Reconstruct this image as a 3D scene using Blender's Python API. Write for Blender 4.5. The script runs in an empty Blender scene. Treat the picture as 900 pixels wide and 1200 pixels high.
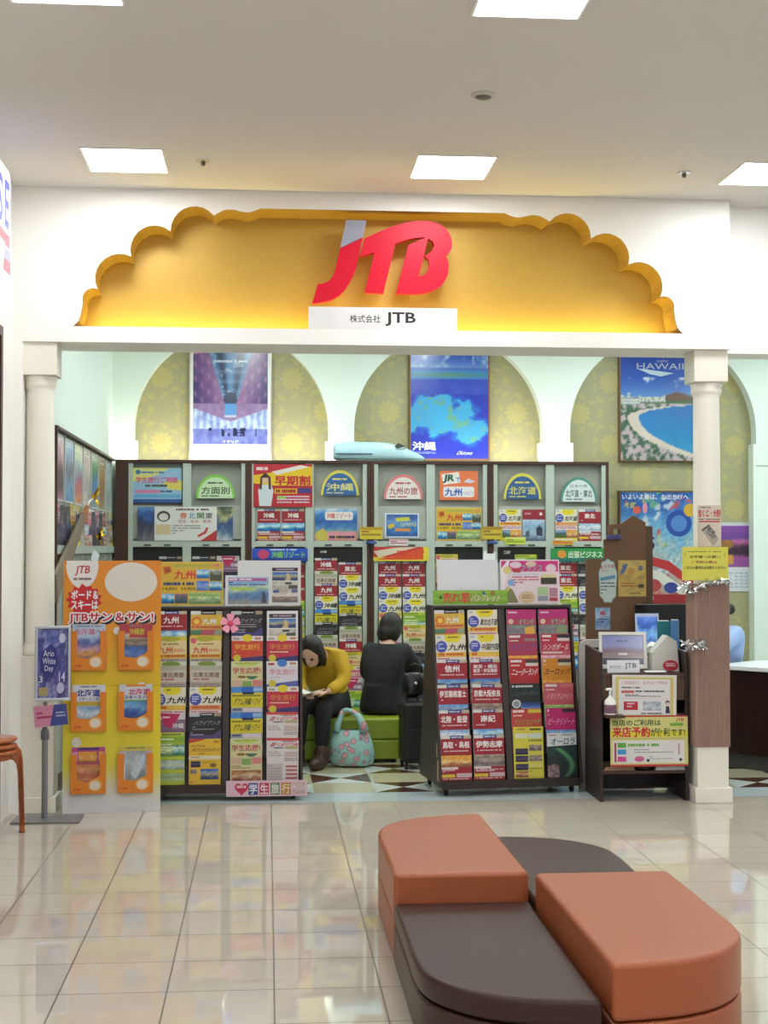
import bpy, bmesh, math, random
from mathutils import Vector, Matrix, Euler
from math import sin, cos, pi, radians as R, floor as fl_, hypot, atan2

scene = bpy.context.scene
COL = scene.collection
random.seed(7)

# ------------------------------------------------------------------ camera, world, exposure
EYE = 1.65
FPX = 1700.0                      # focal length in pixels of the 900 x 1200 frame
PITCH = math.atan(44 / FPX)
YAW = math.atan(137 / FPX * cos(PITCH))
cam_d = bpy.data.cameras.new('camera'); cam = bpy.data.objects.new('camera', cam_d); COL.objects.link(cam)
cam_d.sensor_fit = 'VERTICAL'; cam_d.sensor_height = 36.0; cam_d.lens = FPX / 1200 * 36
cam.location = (0, 0, EYE); cam.rotation_euler = (pi / 2 + PITCH, 0, -YAW)
cam_d.clip_start = .05; cam_d.clip_end = 100
scene.camera = cam

world = bpy.data.worlds.new('mall ambience'); scene.world = world; world.use_nodes = True
bg = world.node_tree.nodes['Background']; bg.inputs[0].default_value = (.97, .985, 1.0, 1); bg.inputs[1].default_value = .42
PANEL = 23.0                      # mall ceiling panels
SHOP_PANEL = 17.0                  # shop ceiling panels
scene.view_settings.view_transform = 'Standard'; scene.view_settings.look = 'None'
scene.view_settings.gamma = 1; scene.view_settings.use_curve_mapping = False
scene.view_settings.exposure = 0.38
scene.cycles.use_denoising = True
scene.cycles.max_bounces = 8; scene.cycles.diffuse_bounces = 5; scene.cycles.transparent_max_bounces = 12
scene.cycles.sample_clamp_indirect = 6

def area_light(name, loc, rot, sx, sy, power, col):
    d = bpy.data.lights.new(name, 'AREA'); d.shape = 'RECTANGLE'; d.size = sx; d.size_y = sy; d.energy = power; d.color = col
    o = bpy.data.objects.new(name, d); o.location = loc; o.rotation_euler = rot; COL.objects.link(o); return o
# LED strip lying on the floor of the gold sign niche, shining up its back
area_light('niche_strip', (.74, 9.455, 3.072), (pi, 0, 0), 3.75, .03, 9.0, (1, .84, .28))
# cove strips on top of the back shelves, behind their rim
area_light('cove_strip', (.75, 13.60, 2.50), (pi + R(-32), 0, 0), 4.3, .06, 15, (1, .93, .74))

# ------------------------------------------------------------------ helpers
_fw = Vector((sin(YAW) * cos(PITCH), cos(YAW) * cos(PITCH), sin(PITCH)))
_rt = Vector((cos(YAW), -sin(YAW), 0)); _up = _rt.cross(_fw)
def at(x, y, Y):
    d = _fw + _rt * ((x - 450) / FPX) - _up * ((y - 600) / FPX)
    return Vector((0, 0, EYE)) + d * (Y / d.y)
def atx(x, y, X):
    d = _fw + _rt * ((x - 450) / FPX) - _up * ((y - 600) / FPX)
    return Vector((0, 0, EYE)) + d * (X / d.x)
def pbox(x0, y0, x1, y1, Y):
    "centre x, bottom z, width, height of an upright rectangle standing at depth Y"
    ym = (y0 + y1) / 2; xm = (x0 + x1) / 2
    a = at(x0, ym, Y).x; b = at(x1, ym, Y).x; t = at(xm, y0, Y).z; u = at(xm, y1, Y).z
    return (a + b) / 2, u, b - a, t - u

def lin(c):
    return c / 12.92 if c <= .04045 else ((c + .055) / 1.055) ** 2.4
def rgb(h):
    if isinstance(h, str):
        h = h.lstrip('#'); return tuple(lin(int(h[i:i + 2], 16) / 255) for i in (0, 2, 4))
    return tuple(lin(v / 255) for v in h)

MATS = {}
def mat(name, col, rough=.5, metal=0., var=.04, scale=14., bump=0., bscale=60., spec=.5, coat=0., emit=None, estr=0., alpha=1.):
    if name in MATS: return MATS[name]
    m = bpy.data.materials.new(name); m.use_nodes = True; nt = m.node_tree; b = nt.nodes['Principled BSDF']
    c = rgb(col)
    tc = nt.nodes.new('ShaderNodeTexCoord'); nz = nt.nodes.new('ShaderNodeTexNoise'); nz.inputs['Scale'].default_value = scale; nz.inputs['Detail'].default_value = 4
    nt.links.new(tc.outputs['Object'], nz.inputs['Vector'])
    mx = nt.nodes.new('ShaderNodeMix'); mx.data_type = 'RGBA'
    mx.inputs[6].default_value = (*[v * (1 - var) for v in c], 1); mx.inputs[7].default_value = (*[min(1, v * (1 + var)) for v in c], 1)
    nt.links.new(nz.outputs['Fac'], mx.inputs[0]); nt.links.new(mx.outputs[2], b.inputs['Base Color'])
    b.inputs['Roughness'].default_value = rough; b.inputs['Metallic'].default_value = metal; b.inputs['Specular IOR Level'].default_value = spec
    b.inputs['Coat Weight'].default_value = coat; b.inputs['Alpha'].default_value = alpha
    if bump:
        n2 = nt.nodes.new('ShaderNodeTexNoise'); n2.inputs['Scale'].default_value = bscale; nt.links.new(tc.outputs['Object'], n2.inputs['Vector'])
        bp = nt.nodes.new('ShaderNodeBump'); bp.inputs['Strength'].default_value = bump; bp.inputs['Distance'].default_value = .004
        nt.links.new(n2.outputs['Fac'], bp.inputs['Height']); nt.links.new(bp.outputs['Normal'], b.inputs['Normal'])
    if emit:
        b.inputs['Emission Color'].default_value = (*rgb(emit), 1); b.inputs['Emission Strength'].default_value = estr
    MATS[name] = m; return m

def ink_mat(name, rough, emis=0.):
    m = bpy.data.materials.new(name); m.use_nodes = True; nt = m.node_tree; b = nt.nodes['Principled BSDF']
    a = nt.nodes.new('ShaderNodeAttribute'); a.attribute_name = 'ink'
    tc = nt.nodes.new('ShaderNodeTexCoord'); nz = nt.nodes.new('ShaderNodeTexNoise'); nz.inputs['Scale'].default_value = 25
    nt.links.new(tc.outputs['Object'], nz.inputs['Vector'])
    mr = nt.nodes.new('ShaderNodeMapRange'); mr.inputs[3].default_value = rough - .06; mr.inputs[4].default_value = rough + .06
    nt.links.new(nz.outputs['Fac'], mr.inputs[0]); nt.links.new(mr.outputs[0], b.inputs['Roughness'])
    mu = nt.nodes.new('ShaderNodeMix'); mu.data_type = 'RGBA'; mu.blend_type = 'MULTIPLY'; mu.inputs[0].default_value = 1; mu.inputs[7].default_value = (.76, .76, .76, 1)   # ink on paper reflects about three quarters
    nt.links.new(a.outputs['Color'], mu.inputs[6]); nt.links.new(mu.outputs[2], b.inputs['Base Color'])
    if emis:
        nt.links.new(a.outputs['Color'], b.inputs['Emission Color']); b.inputs['Emission Strength'].default_value = emis
    return m
INK = ink_mat('printed paper', .38); GLOSS = ink_mat('glossy print', .2); SCREEN = ink_mat('lit screen', .15, .75); SIGNBOX = ink_mat('lit sign face', .3, .45)

def tag(o, label=None, cat=None, group=None, kind=None):
    if label: o['label'] = label
    if cat: o['category'] = cat
    if group: o['group'] = group
    if kind: o['kind'] = kind
    return o
def thing(name, label, cat, loc=(0, 0, 0), rz=0., group=None, M=None):
    o = bpy.data.objects.new(name, None); COL.objects.link(o); o.empty_display_size = .1
    if M is not None: o.matrix_world = M
    else: o.location = loc; o.rotation_euler = (0, 0, rz)
    return tag(o, label, cat, group)

class B:
    "mesh collector: faces with a material slot and a print colour"
    def __init__(s): s.v = []; s.f = []; s.m = []; s.c = []
    def add(s, vs, fs, m=0, c=(1, 1, 1)):
        n = len(s.v); s.v += [tuple(v) for v in vs]
        for f in fs: s.f.append([n + i for i in f]); s.m.append(m); s.c.append(c)
        return s
    def box(s, x0, x1, y0, y1, z0, z1, m=0, c=(1, 1, 1)):
        return s.add([(x0, y0, z0), (x1, y0, z0), (x1, y1, z0), (x0, y1, z0), (x0, y0, z1), (x1, y0, z1), (x1, y1, z1), (x0, y1, z1)],
                     [(0, 3, 2, 1), (4, 5, 6, 7), (0, 1, 5, 4), (1, 2, 6, 5), (2, 3, 7, 6), (3, 0, 4, 7)], m, c)
    def cyl(s, p0, p1, r0, r1=None, n=20, m=0, c=(1, 1, 1), caps=True):
        p0 = Vector(p0); p1 = Vector(p1); r1 = r0 if r1 is None else r1
        d = (p1 - p0).normalized(); a = d.orthogonal().normalized(); b = d.cross(a)
        vs = [p + (a * cos(2 * pi * i / n) + b * sin(2 * pi * i / n)) * r for p, r in ((p0, r0), (p1, r1)) for i in range(n)]
        fs = [(i, (i + 1) % n, n + (i + 1) % n, n + i) for i in range(n)]
        if caps: fs += [tuple(range(n - 1, -1, -1)), tuple(range(n, 2 * n))]
        return s.add(vs, fs, m, c)
    def tube(s, pts, r, n=10, m=0, c=(1, 1, 1)):
        pts = [Vector(p) for p in pts]; rr = r if isinstance(r, (list, tuple)) else [r] * len(pts)
        vs = []; ref = None
        for i, p in enumerate(pts):
            d = (pts[min(i + 1, len(pts) - 1)] - pts[max(i - 1, 0)]).normalized()
            a = d.orthogonal().normalized() if ref is None else (ref - d * ref.dot(d)).normalized()
            ref = a; b = d.cross(a)
            vs += [p + (a * cos(2 * pi * k / n) + b * sin(2 * pi * k / n)) * rr[i] for k in range(n)]
        fs = [(i * n + k, i * n + (k + 1) % n, (i + 1) * n + (k + 1) % n, (i + 1) * n + k) for i in range(len(pts) - 1) for k in range(n)]
        fs += [tuple(range(n - 1, -1, -1)), tuple(range((len(pts) - 1) * n, len(pts) * n))]
        return s.add(vs, fs, m, c)
    def lathe(s, prof, ctr=(0, 0, 0), n=32, m=0, c=(1, 1, 1)):
        x, y, z = ctr
        vs = [(x + r * cos(2 * pi * k / n), y + r * sin(2 * pi * k / n), z + h) for r, h in prof for k in range(n)]
        fs = [(i * n + k, i * n + (k + 1) % n, (i + 1) * n + (k + 1) % n, (i + 1) * n + k) for i in range(len(prof) - 1) for k in range(n)]
        fs += [tuple(range(n - 1, -1, -1)), tuple(range((len(prof) - 1) * n, len(prof) * n))]
        return s.add(vs, fs, m, c)
    def loft(s, rings, m=0, c=(1, 1, 1), cap=True):
        n = len(rings[0]); vs = [p for r in rings for p in r]
        fs = [(i * n + k, i * n + (k + 1) % n, (i + 1) * n + (k + 1) % n, (i + 1) * n + k) for i in range(len(rings) - 1) for k in range(n)]
        if cap: fs += [tuple(range(n - 1, -1, -1)), tuple(range((len(rings) - 1) * n, len(rings) * n))]
        return s.add(vs, fs, m, c)
    def prism(s, poly, y0, y1, m=0, c=(1, 1, 1)):
        "polygon in x,z pushed from y0 to y1"
        n = len(poly); vs = [(x, y0, z) for x, z in poly] + [(x, y1, z) for x, z in poly]
        fs = [tuple(range(n)), tuple(range(2 * n - 1, n - 1, -1))] + [(i, n + i, n + (i + 1) % n, (i + 1) % n) for i in range(n)]
        return s.add(vs, fs, m, c)
    def slab(s, poly, z0, z1, m=0, c=(1, 1, 1)):
        n = len(poly); vs = [(x, y, z0) for x, y in poly] + [(x, y, z1) for x, y in poly]
        fs = [tuple(range(n - 1, -1, -1)), tuple(range(n, 2 * n))] + [(i, (i + 1) % n, n + (i + 1) % n, n + i) for i in range(n)]
        return s.add(vs, fs, m, c)
    def mesh(s, me0, M=None, m=0, c=(1, 1, 1)):
        M = M or Matrix()
        return s.add([M @ v.co for v in me0.vertices], [tuple(p.vertices) for p in me0.polygons], m, c)
    def data(s, name, mats, smooth=False, org=(0, 0, 0)):
        me = bpy.data.meshes.new(name); ox, oy, oz = org
        me.from_pydata([(x - ox, y - oy, z - oz) for x, y, z in s.v], [], s.f)
        mats = mats if isinstance(mats, (list, tuple)) else [mats]
        for x in mats: me.materials.append(x)
        me.polygons.foreach_set('material_index', s.m)
        if any(c != (1, 1, 1) for c in s.c):
            at_ = me.attributes.new('ink', 'FLOAT_COLOR', 'CORNER'); buf = []
            for f, c in zip(s.f, s.c):
                if isinstance(c[0], tuple):
                    for q in c: buf += [*q, 1.0]
                else: buf += [*c, 1.0] * len(f)
            at_.data.foreach_set('color', buf)
        if smooth: me.polygons.foreach_set('use_smooth', [True] * len(s.f))
        me.update(); return me
    def build(s, name, mats, parent=None, smooth=False, bevel=0., seg=2, org=None, wn=True, rot=None, sub=0, auto=None):
        """parent given: vertices are in the parent's space.  org given: vertices are in world space, origin moved to org"""
        if parent is not None and org is not None: org = tuple(parent.location)
        me = s.data(name, mats, smooth, org or (0, 0, 0))
        bm = bmesh.new(); bm.from_mesh(me); bmesh.ops.recalc_face_normals(bm, faces=bm.faces); bm.to_mesh(me); bm.free()
        o = bpy.data.objects.new(name, me); COL.objects.link(o)
        if parent is not None: o.parent = parent
        elif org is not None: o.location = org
        if rot: o.rotation_euler = rot
        if bevel:
            b = o.modifiers.new('bevel', 'BEVEL'); b.width = bevel; b.segments = seg; b.limit_method = 'ANGLE'; b.angle_limit = R(40)
            me.polygons.foreach_set('use_smooth', [True] * len(me.polygons))
            w = o.modifiers.new('wn', 'WEIGHTED_NORMAL'); w.keep_sharp = False
        if sub:
            q = o.modifiers.new('sub', 'SUBSURF'); q.levels = sub; q.render_levels = sub
            me.polygons.foreach_set('use_smooth', [True] * len(me.polygons))
        if auto: me.set_sharp_from_angle(angle=R(auto))
        return o

# ---- lettering and outlined plates
_fc = bpy.data.curves.new('type', 'FONT'); _fo = bpy.data.objects.new('type', _fc)
GL = {}
def glyphs(t, bold=0.):
    k = (t, bold)
    if k not in GL:
        _fc.body = t; _fc.size = 1; _fc.resolution_u = 2; _fc.offset = bold
        me = bpy.data.meshes.new_from_object(_fo)
        vs = [v.co.copy() for v in me.vertices]
        if not vs: vs = [Vector((0, 0, 0)), Vector((1, 1, 0))]
        x0 = min(v.x for v in vs); x1 = max(v.x for v in vs); y0 = min(v.y for v in vs); y1 = max(v.y for v in vs)
        GL[k] = ([((v.x - x0) / max(1e-6, x1 - x0), (v.y - y0) / max(1e-6, y1 - y0)) for v in vs], [tuple(p.vertices) for p in me.polygons], (x1 - x0) / max(1e-6, y1 - y0))
        bpy.data.meshes.remove(me)
    return GL[k]
def plate_mesh(outer, holes, depth, bev=0.):
    "filled outline with holes in x,z, pushed to +depth along y; returns a mesh"
    cu = bpy.data.curves.new('plate', 'CURVE'); cu.dimensions = '2D'; cu.fill_mode = 'BOTH'; cu.extrude = depth / 2; cu.bevel_depth = bev
    for pts in [outer] + holes:
        sp = cu.splines.new('POLY'); sp.points.add(len(pts) - 1); sp.use_cyclic_u = True
        for p, (x, z) in zip(sp.points, pts): p.co = (x, z, 0, 1)
    o = bpy.data.objects.new('plate', cu); me = bpy.data.meshes.new_from_object(o)
    me.transform(Matrix.Translation((0, depth / 2, 0)) @ Matrix.Rotation(pi / 2, 4, 'X'))
    bpy.data.objects.remove(o); bpy.data.curves.remove(cu); return me
def spline(pts, n=8, closed=False):
    "Catmull-Rom through the points"
    out = []; N = len(pts); rng = N if closed else N - 1
    g = lambda i: pts[i % N] if closed else pts[max(0, min(N - 1, i))]
    for i in range(rng):
        p0, p1, p2, p3 = g(i - 1), g(i), g(i + 1), g(i + 2)
        for k in range(n):
            t = k / n
            out.append(tuple(.5 * ((2 * b) + (c - a) * t + (2 * a - 5 * b + 4 * c - d) * t * t + (3 * b - a - 3 * c + d) * t ** 3) for a, b, c, d in zip(p0, p1, p2, p3)))
    if not closed: out.append(tuple(pts[-1]))
    return out

# ---- noise for pictures
def hsh(x, y, s=0):
    n = (int(x) * 374761393 + int(y) * 668265263 + s * 974634777) & 0xffffffff
    n = ((n ^ (n >> 13)) * 1274126177) & 0xffffffff
    return ((n ^ (n >> 16)) & 0xffff) / 65535
def vn(x, y, s=0):
    i = fl_(x); j = fl_(y); u = x - i; v = y - j; u = u * u * (3 - 2 * u); v = v * v * (3 - 2 * v)
    return (hsh(i, j, s) * (1 - u) + hsh(i + 1, j, s) * u) * (1 - v) + (hsh(i, j + 1, s) * (1 - u) + hsh(i + 1, j + 1, s) * u) * v
def fbm(x, y, s=0):
    return .55 * vn(x, y, s) + .3 * vn(2.1 * x, 2.1 * y, s + 1) + .15 * vn(4.3 * x, 4.3 * y, s + 2)
def mixc(a, b, t):
    t = max(0, min(1, t)); return tuple(x + (y - x) * t for x, y in zip(a, b))
def ramp(stops, t):
    if t <= stops[0][0]: return stops[0][1]
    for (a, ca), (b, cb) in zip(stops, stops[1:]):
        if t <= b: return mixc(ca, cb, (t - a) / (b - a + 1e-9))
    return stops[-1][1]
def hx(h): h = h.lstrip('#'); return tuple(int(h[i:i + 2], 16) for i in (0, 2, 4))
def pal(*cs): return [(i / (len(cs) - 1), hx(c)) for i, c in enumerate(cs)]
SEA = pal('#5fa8e6', '#a9d6f0', '#e8f4f4', '#3aa6cf', '#1c6fb8', '#174f96'); MTN = pal('#4b86cf', '#9cc4e8', '#5b6f95', '#3e5a48', '#587a3c', '#3a5530')
CITY = pal('#2f62b5', '#5d93d2', '#c9b184', '#35507c', '#2c3f68'); TOWN = pal('#c9b9a4', '#7d6c60', '#b7a596', '#5f5560', '#968a86')
PINK = pal('#f3c3d2', '#d8708e', '#f0dcd0', '#a7ba6a', '#d598a5'); NIGHT = pal('#1b1c3a', '#31305c', '#5e4a6e', '#2c2b4b', '#1a1a2c')
GREEN = pal('#b8d98a', '#7fb04a', '#dfe8b4', '#86a876', '#5d8b58'); SUN = pal('#f2c14a', '#ec9440', '#e8d28a', '#c46d3c', '#8a5a44')
SNOW = pal('#7fa9dc', '#c7dcef', '#f2f5f8', '#9fb4ce', '#dfe6ee'); FOOD = pal('#8a3e30', '#c98b52', '#e6d3b0', '#a44f38', '#6c4030')
def photo(stops, seed=0, amp=.28, sc=5, speck=18):
    def f(u, v):
        t = v + (fbm(u * sc, v * sc, seed) - .5) * 2 * amp
        c = ramp(stops, t); k = 1 + (hsh(u * 97, v * 89, seed) - .5) * speck / 100
        return tuple(max(0, min(255, x * k)) for x in c)
    return f

def inkc(h): return tuple(min(.999, x) for x in rgb(h))
class Print:
    "a flat printed thing: a thin board with everything printed on its front (-Y) face; u from the left, v from the top"
    def __init__(s, w, h, bgc='#ffffff', t=.004, edge=None):
        s.b = B(); s.w = w; s.h = h; s.t = t; s.k = 1
        e = rgb(edge or bgc); e = tuple(x * .9999 for x in e)
        s.b.box(-w / 2, w / 2, -t, 0, 0, h, 0, e); s.rect(0, 0, 1, 1, bgc)
    def _xyz(s, u, v): return (-s.w / 2 + u * s.w, -s.t - s.k * .00009, s.h * (1 - v))
    def poly(s, pts, c):
        c = rgb(c); c = tuple(min(.999, x) for x in c)
        s.b.add([s._xyz(*p) for p in pts], [tuple(range(len(pts)))[::-1]], 0, c); s.k += 1; return s
    def rect(s, u, v, w, h, c): return s.poly([(u, v), (u + w, v), (u + w, v + h), (u, v + h)], c)
    def ell(s, cu, cv, ru, rv, c, n=20, a0=0, a1=2 * pi):
        return s.poly([(cu + ru * cos(a0 + (a1 - a0) * i / (n - (a1 - a0 < 6.28))), cv + rv * sin(a0 + (a1 - a0) * i / (n - (a1 - a0 < 6.28)))) for i in range(n)], c)
    def rrect(s, u, v, w, h, r, c):
        ru, rv = r / s.w, r / s.h; pts = []
        for cx, cy, a in ((u + w - ru, v + rv, -pi / 2), (u + w - ru, v + h - rv, 0), (u + ru, v + h - rv, pi / 2), (u + ru, v + rv, pi)):
            pts += [(cx + ru * cos(a + i * pi / 8), cy + rv * sin(a + i * pi / 8)) for i in range(5)]
        return s.poly(pts, c)
    def text(s, t, u, v, w, h, c, bold=.012, slant=0., keep=False, rot=0.):
        cjk = any(ord(q) > 0x2000 for q in t)
        if cjk and bold > .012:
            d = bold * .55 / max(1, len(t)) * w; e = bold * .45 * h
            for dx, dy in ((-d, -e), (d, -e), (-d, e), (d, e)): s.text(t, u + dx, v + dy, w, h, c, .008, slant, keep, rot)
            return s
        vs, fs, asp = glyphs(t, bold); c = tuple(min(.999, x) for x in rgb(c))
        if keep:
            w2 = asp * h * s.h / s.w
            if w2 < w: u += (w - w2) / 2; w = w2
            else: h2 = h * w / w2; v += (h - h2) / 2; h = h2
        pts = []
        for a, b in vs:
            x = u + (a + slant * b) * w; y = v + (1 - b) * h
            if rot:
                cx, cy = u + w / 2, v + h / 2; dx = (x - cx) * s.w; dy = (y - cy) * s.h
                x = cx + (dx * cos(rot) - dy * sin(rot)) / s.w; y = cy + (dx * sin(rot) + dy * cos(rot)) / s.h
            pts.append(s._xyz(x, y))
        s.b.add(pts, fs, 0, c); s.k += 1; return s
    def bars(s, u, v, w, h, n, c, fill=.55, seed=0, gap=.12):
        "lines of text too small to read"
        r = random.Random(seed * 31 + n); c = tuple(min(.999, x) for x in rgb(c))
        for i in range(n):
            y = v + h * i / n; hh = h / n * fill; x = u
            while x < u + w * .97:
                l = min(w * (.05 + .12 * r.random()), u + w - x)
                s.b.add([s._xyz(*p) for p in ((x, y), (x + l, y), (x + l, y + hh), (x, y + hh))], [(3, 2, 1, 0)], 0, c)
                x += l + w * .012 * (1 + (r.random() < gap) * 4)
                if r.random() < .05: break
        s.k += 1; return s
    def pic(s, u, v, w, h, f, nx=10, ny=8):
        if nx * ny < 400: nx = int(nx * 1.4); ny = int(ny * 1.4)
        cg = [[tuple(min(.999, x) for x in rgb(f(min(.999, (i + .001) / nx), min(.999, (j + .001) / ny)))) for i in range(nx + 1)] for j in range(ny + 1)]
        n0 = len(s.b.v)
        for j in range(ny + 1):
            for i in range(nx + 1): s.b.v.append(s._xyz(u + w * i / nx, v + h * j / ny))
        for j in range(ny):
            for i in range(nx):
                k = n0 + j * (nx + 1) + i
                s.b.f.append([k + nx + 1, k + nx + 2, k + 1, k]); s.b.m.append(0); s.b.c.append((cg[j + 1][i], cg[j + 1][i + 1], cg[j][i + 1], cg[j][i]))
        s.k += 1; return s
    def data(s, name, m=None): return s.b.data(name, m or INK)

def put(name, me, M, label=None, cat=None, group=None, parent=None):
    o = bpy.data.objects.new(name, me); COL.objects.link(o)
    if parent is not None: o.parent = parent; o.matrix_local = M
    else: o.matrix_world = M
    return tag(o, label, cat, group)
T = Matrix.Translation
def RX(a): return Matrix.Rotation(a, 4, 'X')
def RY(a): return Matrix.Rotation(a, 4, 'Y')
def RZ(a): return Matrix.Rotation(a, 4, 'Z')
def struct(name, b, mats, **k): return tag(b.build(name, mats, **k), kind='structure')

# ------------------------------------------------------------------ structure materials
WHITE = mat('warm white plaster', (238, 236, 230), .6, var=.015, scale=3, bump=.05, bscale=220)
CEIL = mat('ceiling board', (216, 213, 208), .8, var=.015, scale=2)
MINT = mat('cool white wall paint', (226, 238, 232), .6, var=.015, scale=3)
DARKWOOD = mat('dark brown laminate', (66, 38, 28), .42, var=.18, scale=9)
ESPRESSO = mat('espresso laminate', (44, 31, 26), .45, var=.15, scale=9)
GOLD = mat('gold metallic paper', (188, 153, 66), .42, metal=.3, var=.05, scale=30, bump=.08, bscale=90)
GREYMETAL = mat('pale grey green metal', (176, 186, 176), .38, metal=.15, var=.03)
GREYBACK = mat('grey display backing', (150, 152, 144), .6, var=.05)
BLACK = mat('matt black', (14, 14, 15), .5)
BLACKGLOSS = mat('gloss black plastic', (12, 12, 14), .18)
CHROME = mat('brushed steel', (190, 192, 195), .28, metal=.9)
GREYPLASTIC = mat('mid grey painted steel', (128, 128, 130), .4, metal=.3)
RUBBER = mat('black rubber', (20, 20, 20), .7)
WHITEPL = mat('white plastic', (236, 236, 234), .35)

def tile_floor():
    m = bpy.data.materials.new('polished beige tile'); m.use_nodes = True; nt = m.node_tree; N = nt.nodes; L = nt.links.new; b = N['Principled BSDF']
    tc = N.new('ShaderNodeTexCoord'); sp = N.new('ShaderNodeSeparateXYZ'); L(tc.outputs['Object'], sp.inputs[0])
    def mth(op, a, b_=None):
        n = N.new('ShaderNodeMath'); n.operation = op
        for i, x in enumerate((a, b_)):
            if x is None: continue
            if isinstance(x, (int, float)): n.inputs[i].default_value = x
            else: L(x, n.inputs[i])
        return n.outputs[0]
    u = mth('DIVIDE', mth('SUBTRACT', sp.outputs[0], .03), .4); v = mth('DIVIDE', mth('SUBTRACT', sp.outputs[1], 5.904), .4)
    ed = lambda x: mth('SUBTRACT', .5, mth('ABSOLUTE', mth('SUBTRACT', mth('FRACT', x), .5)))
    gu = mth('LESS_THAN', ed(u),   .0075); gv = mth('LESS_THAN', ed(v), .0085); g = mth('MAXIMUM', gu, gv)
    cb = N.new('ShaderNodeCombineXYZ'); L(mth('FLOOR', u), cb.inputs[0]); L(mth('FLOOR', v), cb.inputs[1])
    wn = N.new('ShaderNodeTexWhiteNoise'); wn.noise_dimensions = '2D'; L(cb.outputs[0], wn.inputs['Vector'])
    nz = N.new('ShaderNodeTexNoise'); nz.inputs['Scale'].default_value = 5; nz.inputs['Detail'].default_value = 6; L(tc.outputs['Object'], nz.inputs['Vector'])
    f = mth('ADD', mth('MULTIPLY', wn.outputs['Value'], .45), mth('MULTIPLY', nz.outputs['Fac'], .55))
    c1 = N.new('ShaderNodeMix'); c1.data_type = 'RGBA'; c1.inputs[6].default_value = (*rgb((183, 174, 159)), 1); c1.inputs[7].default_value = (*rgb((199, 190, 176)), 1); L(f, c1.inputs[0])
    c2 = N.new('ShaderNodeMix'); c2.data_type = 'RGBA'; c2.inputs[7].default_value = (*rgb((88, 77, 67)), 1); L(c1.outputs[2], c2.inputs[6]); L(g, c2.inputs[0])
    L(c2.outputs[2], b.inputs['Base Color'])
    r = mth('ADD', mth('MULTIPLY', g, .5), mth('ADD', .012, mth('MULTIPLY', nz.outputs['Fac'], .022))); L(r, b.inputs['Roughness'])
    b.inputs['IOR'].default_value = 1.68
    bp = N.new('ShaderNodeBump'); bp.inputs['Strength'].default_value = .008; bp.inputs['Distance'].default_value = .01
    n2 = N.new('ShaderNodeTexNoise'); n2.inputs['Scale'].default_value = 3; L(tc.outputs['Object'], n2.inputs['Vector']); L(n2.outputs['Fac'], bp.inputs['Height']); L(bp.outputs['Normal'], b.inputs['Normal'])
    return m
def damask():
    m = bpy.data.materials.new('gold damask wallpaper'); m.use_nodes = True; nt = m.node_tree; N = nt.nodes; L = nt.links.new; b = N['Principled BSDF']
    tc = N.new('ShaderNodeTexCoord'); sp = N.new('ShaderNodeSeparateXYZ'); L(tc.outputs['Object'], sp.inputs[0])
    def mth(op, a, b_=None):
        n = N.new('ShaderNodeMath'); n.operation = op
        for i, x in enumerate((a, b_)):
            if x is None: continue
            if isinstance(x, (int, float)): n.inputs[i].default_value = x
            else: L(x, n.inputs[i])
        return n.outputs[0]
    def motif(ox, oz, rad, petals):
        fu = mth('SUBTRACT', mth('FRACT', mth('ADD', mth('DIVIDE', sp.outputs[0], .62), ox)), .5); fv = mth('SUBTRACT', mth('FRACT', mth('ADD', mth('DIVIDE', sp.outputs[2], .62), oz)), .5)
        r = mth('SQRT', mth('ADD', mth('MULTIPLY', fu, fu), mth('MULTIPLY', fv, fv))); a = mth('ARCTAN2', fv, fu)
        lim = mth('ADD', rad, mth('MULTIPLY', mth('COSINE', mth('MULTIPLY', a, petals)), rad * .14))
        ins = mth('MULTIPLY', mth('LESS_THAN', r, lim), 1.0)
        rings = mth('ADD', .72, mth('MULTIPLY', mth('SINE', mth('ADD', mth('MULTIPLY', r, 95), mth('MULTIPLY', mth('COSINE', mth('MULTIPLY', a, petals)), 2.2))), .28))
        ring2 = mth('MULTIPLY', mth('LESS_THAN', mth('ABSOLUTE', mth('SUBTRACT', r, mth('ADD', rad * 1.75, mth('MULTIPLY', mth('COSINE', mth('MULTIPLY', a, 3)), rad * .3)))), mth('MULTIPLY', mth('ADD', 1.0, mth('COSINE', mth('MULTIPLY', a, 9))), rad * .13)), .5)
        return mth('MAXIMUM', mth('MULTIPLY', ins, rings), ring2)
    mk = mth('MAXIMUM', motif(.12, .2, .165, 12), motif(.62, .7, .165, 12))
    nz = N.new('ShaderNodeTexNoise'); nz.inputs['Scale'].default_value = 30; L(tc.outputs['Object'], nz.inputs['Vector'])
    mk = mth('MULTIPLY', mk, mth('ADD', .45, nz.outputs['Fac']))
    c1 = N.new('ShaderNodeMix'); c1.data_type = 'RGBA'; c1.inputs[6].default_value = (*rgb((160, 156, 120)), 1); c1.inputs[7].default_value = (*rgb((184, 173, 110)), 1); L(mk, c1.inputs[0])
    L(c1.outputs[2], b.inputs['Base Color']); b.inputs['Roughness'].default_value = .45
    return m

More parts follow.
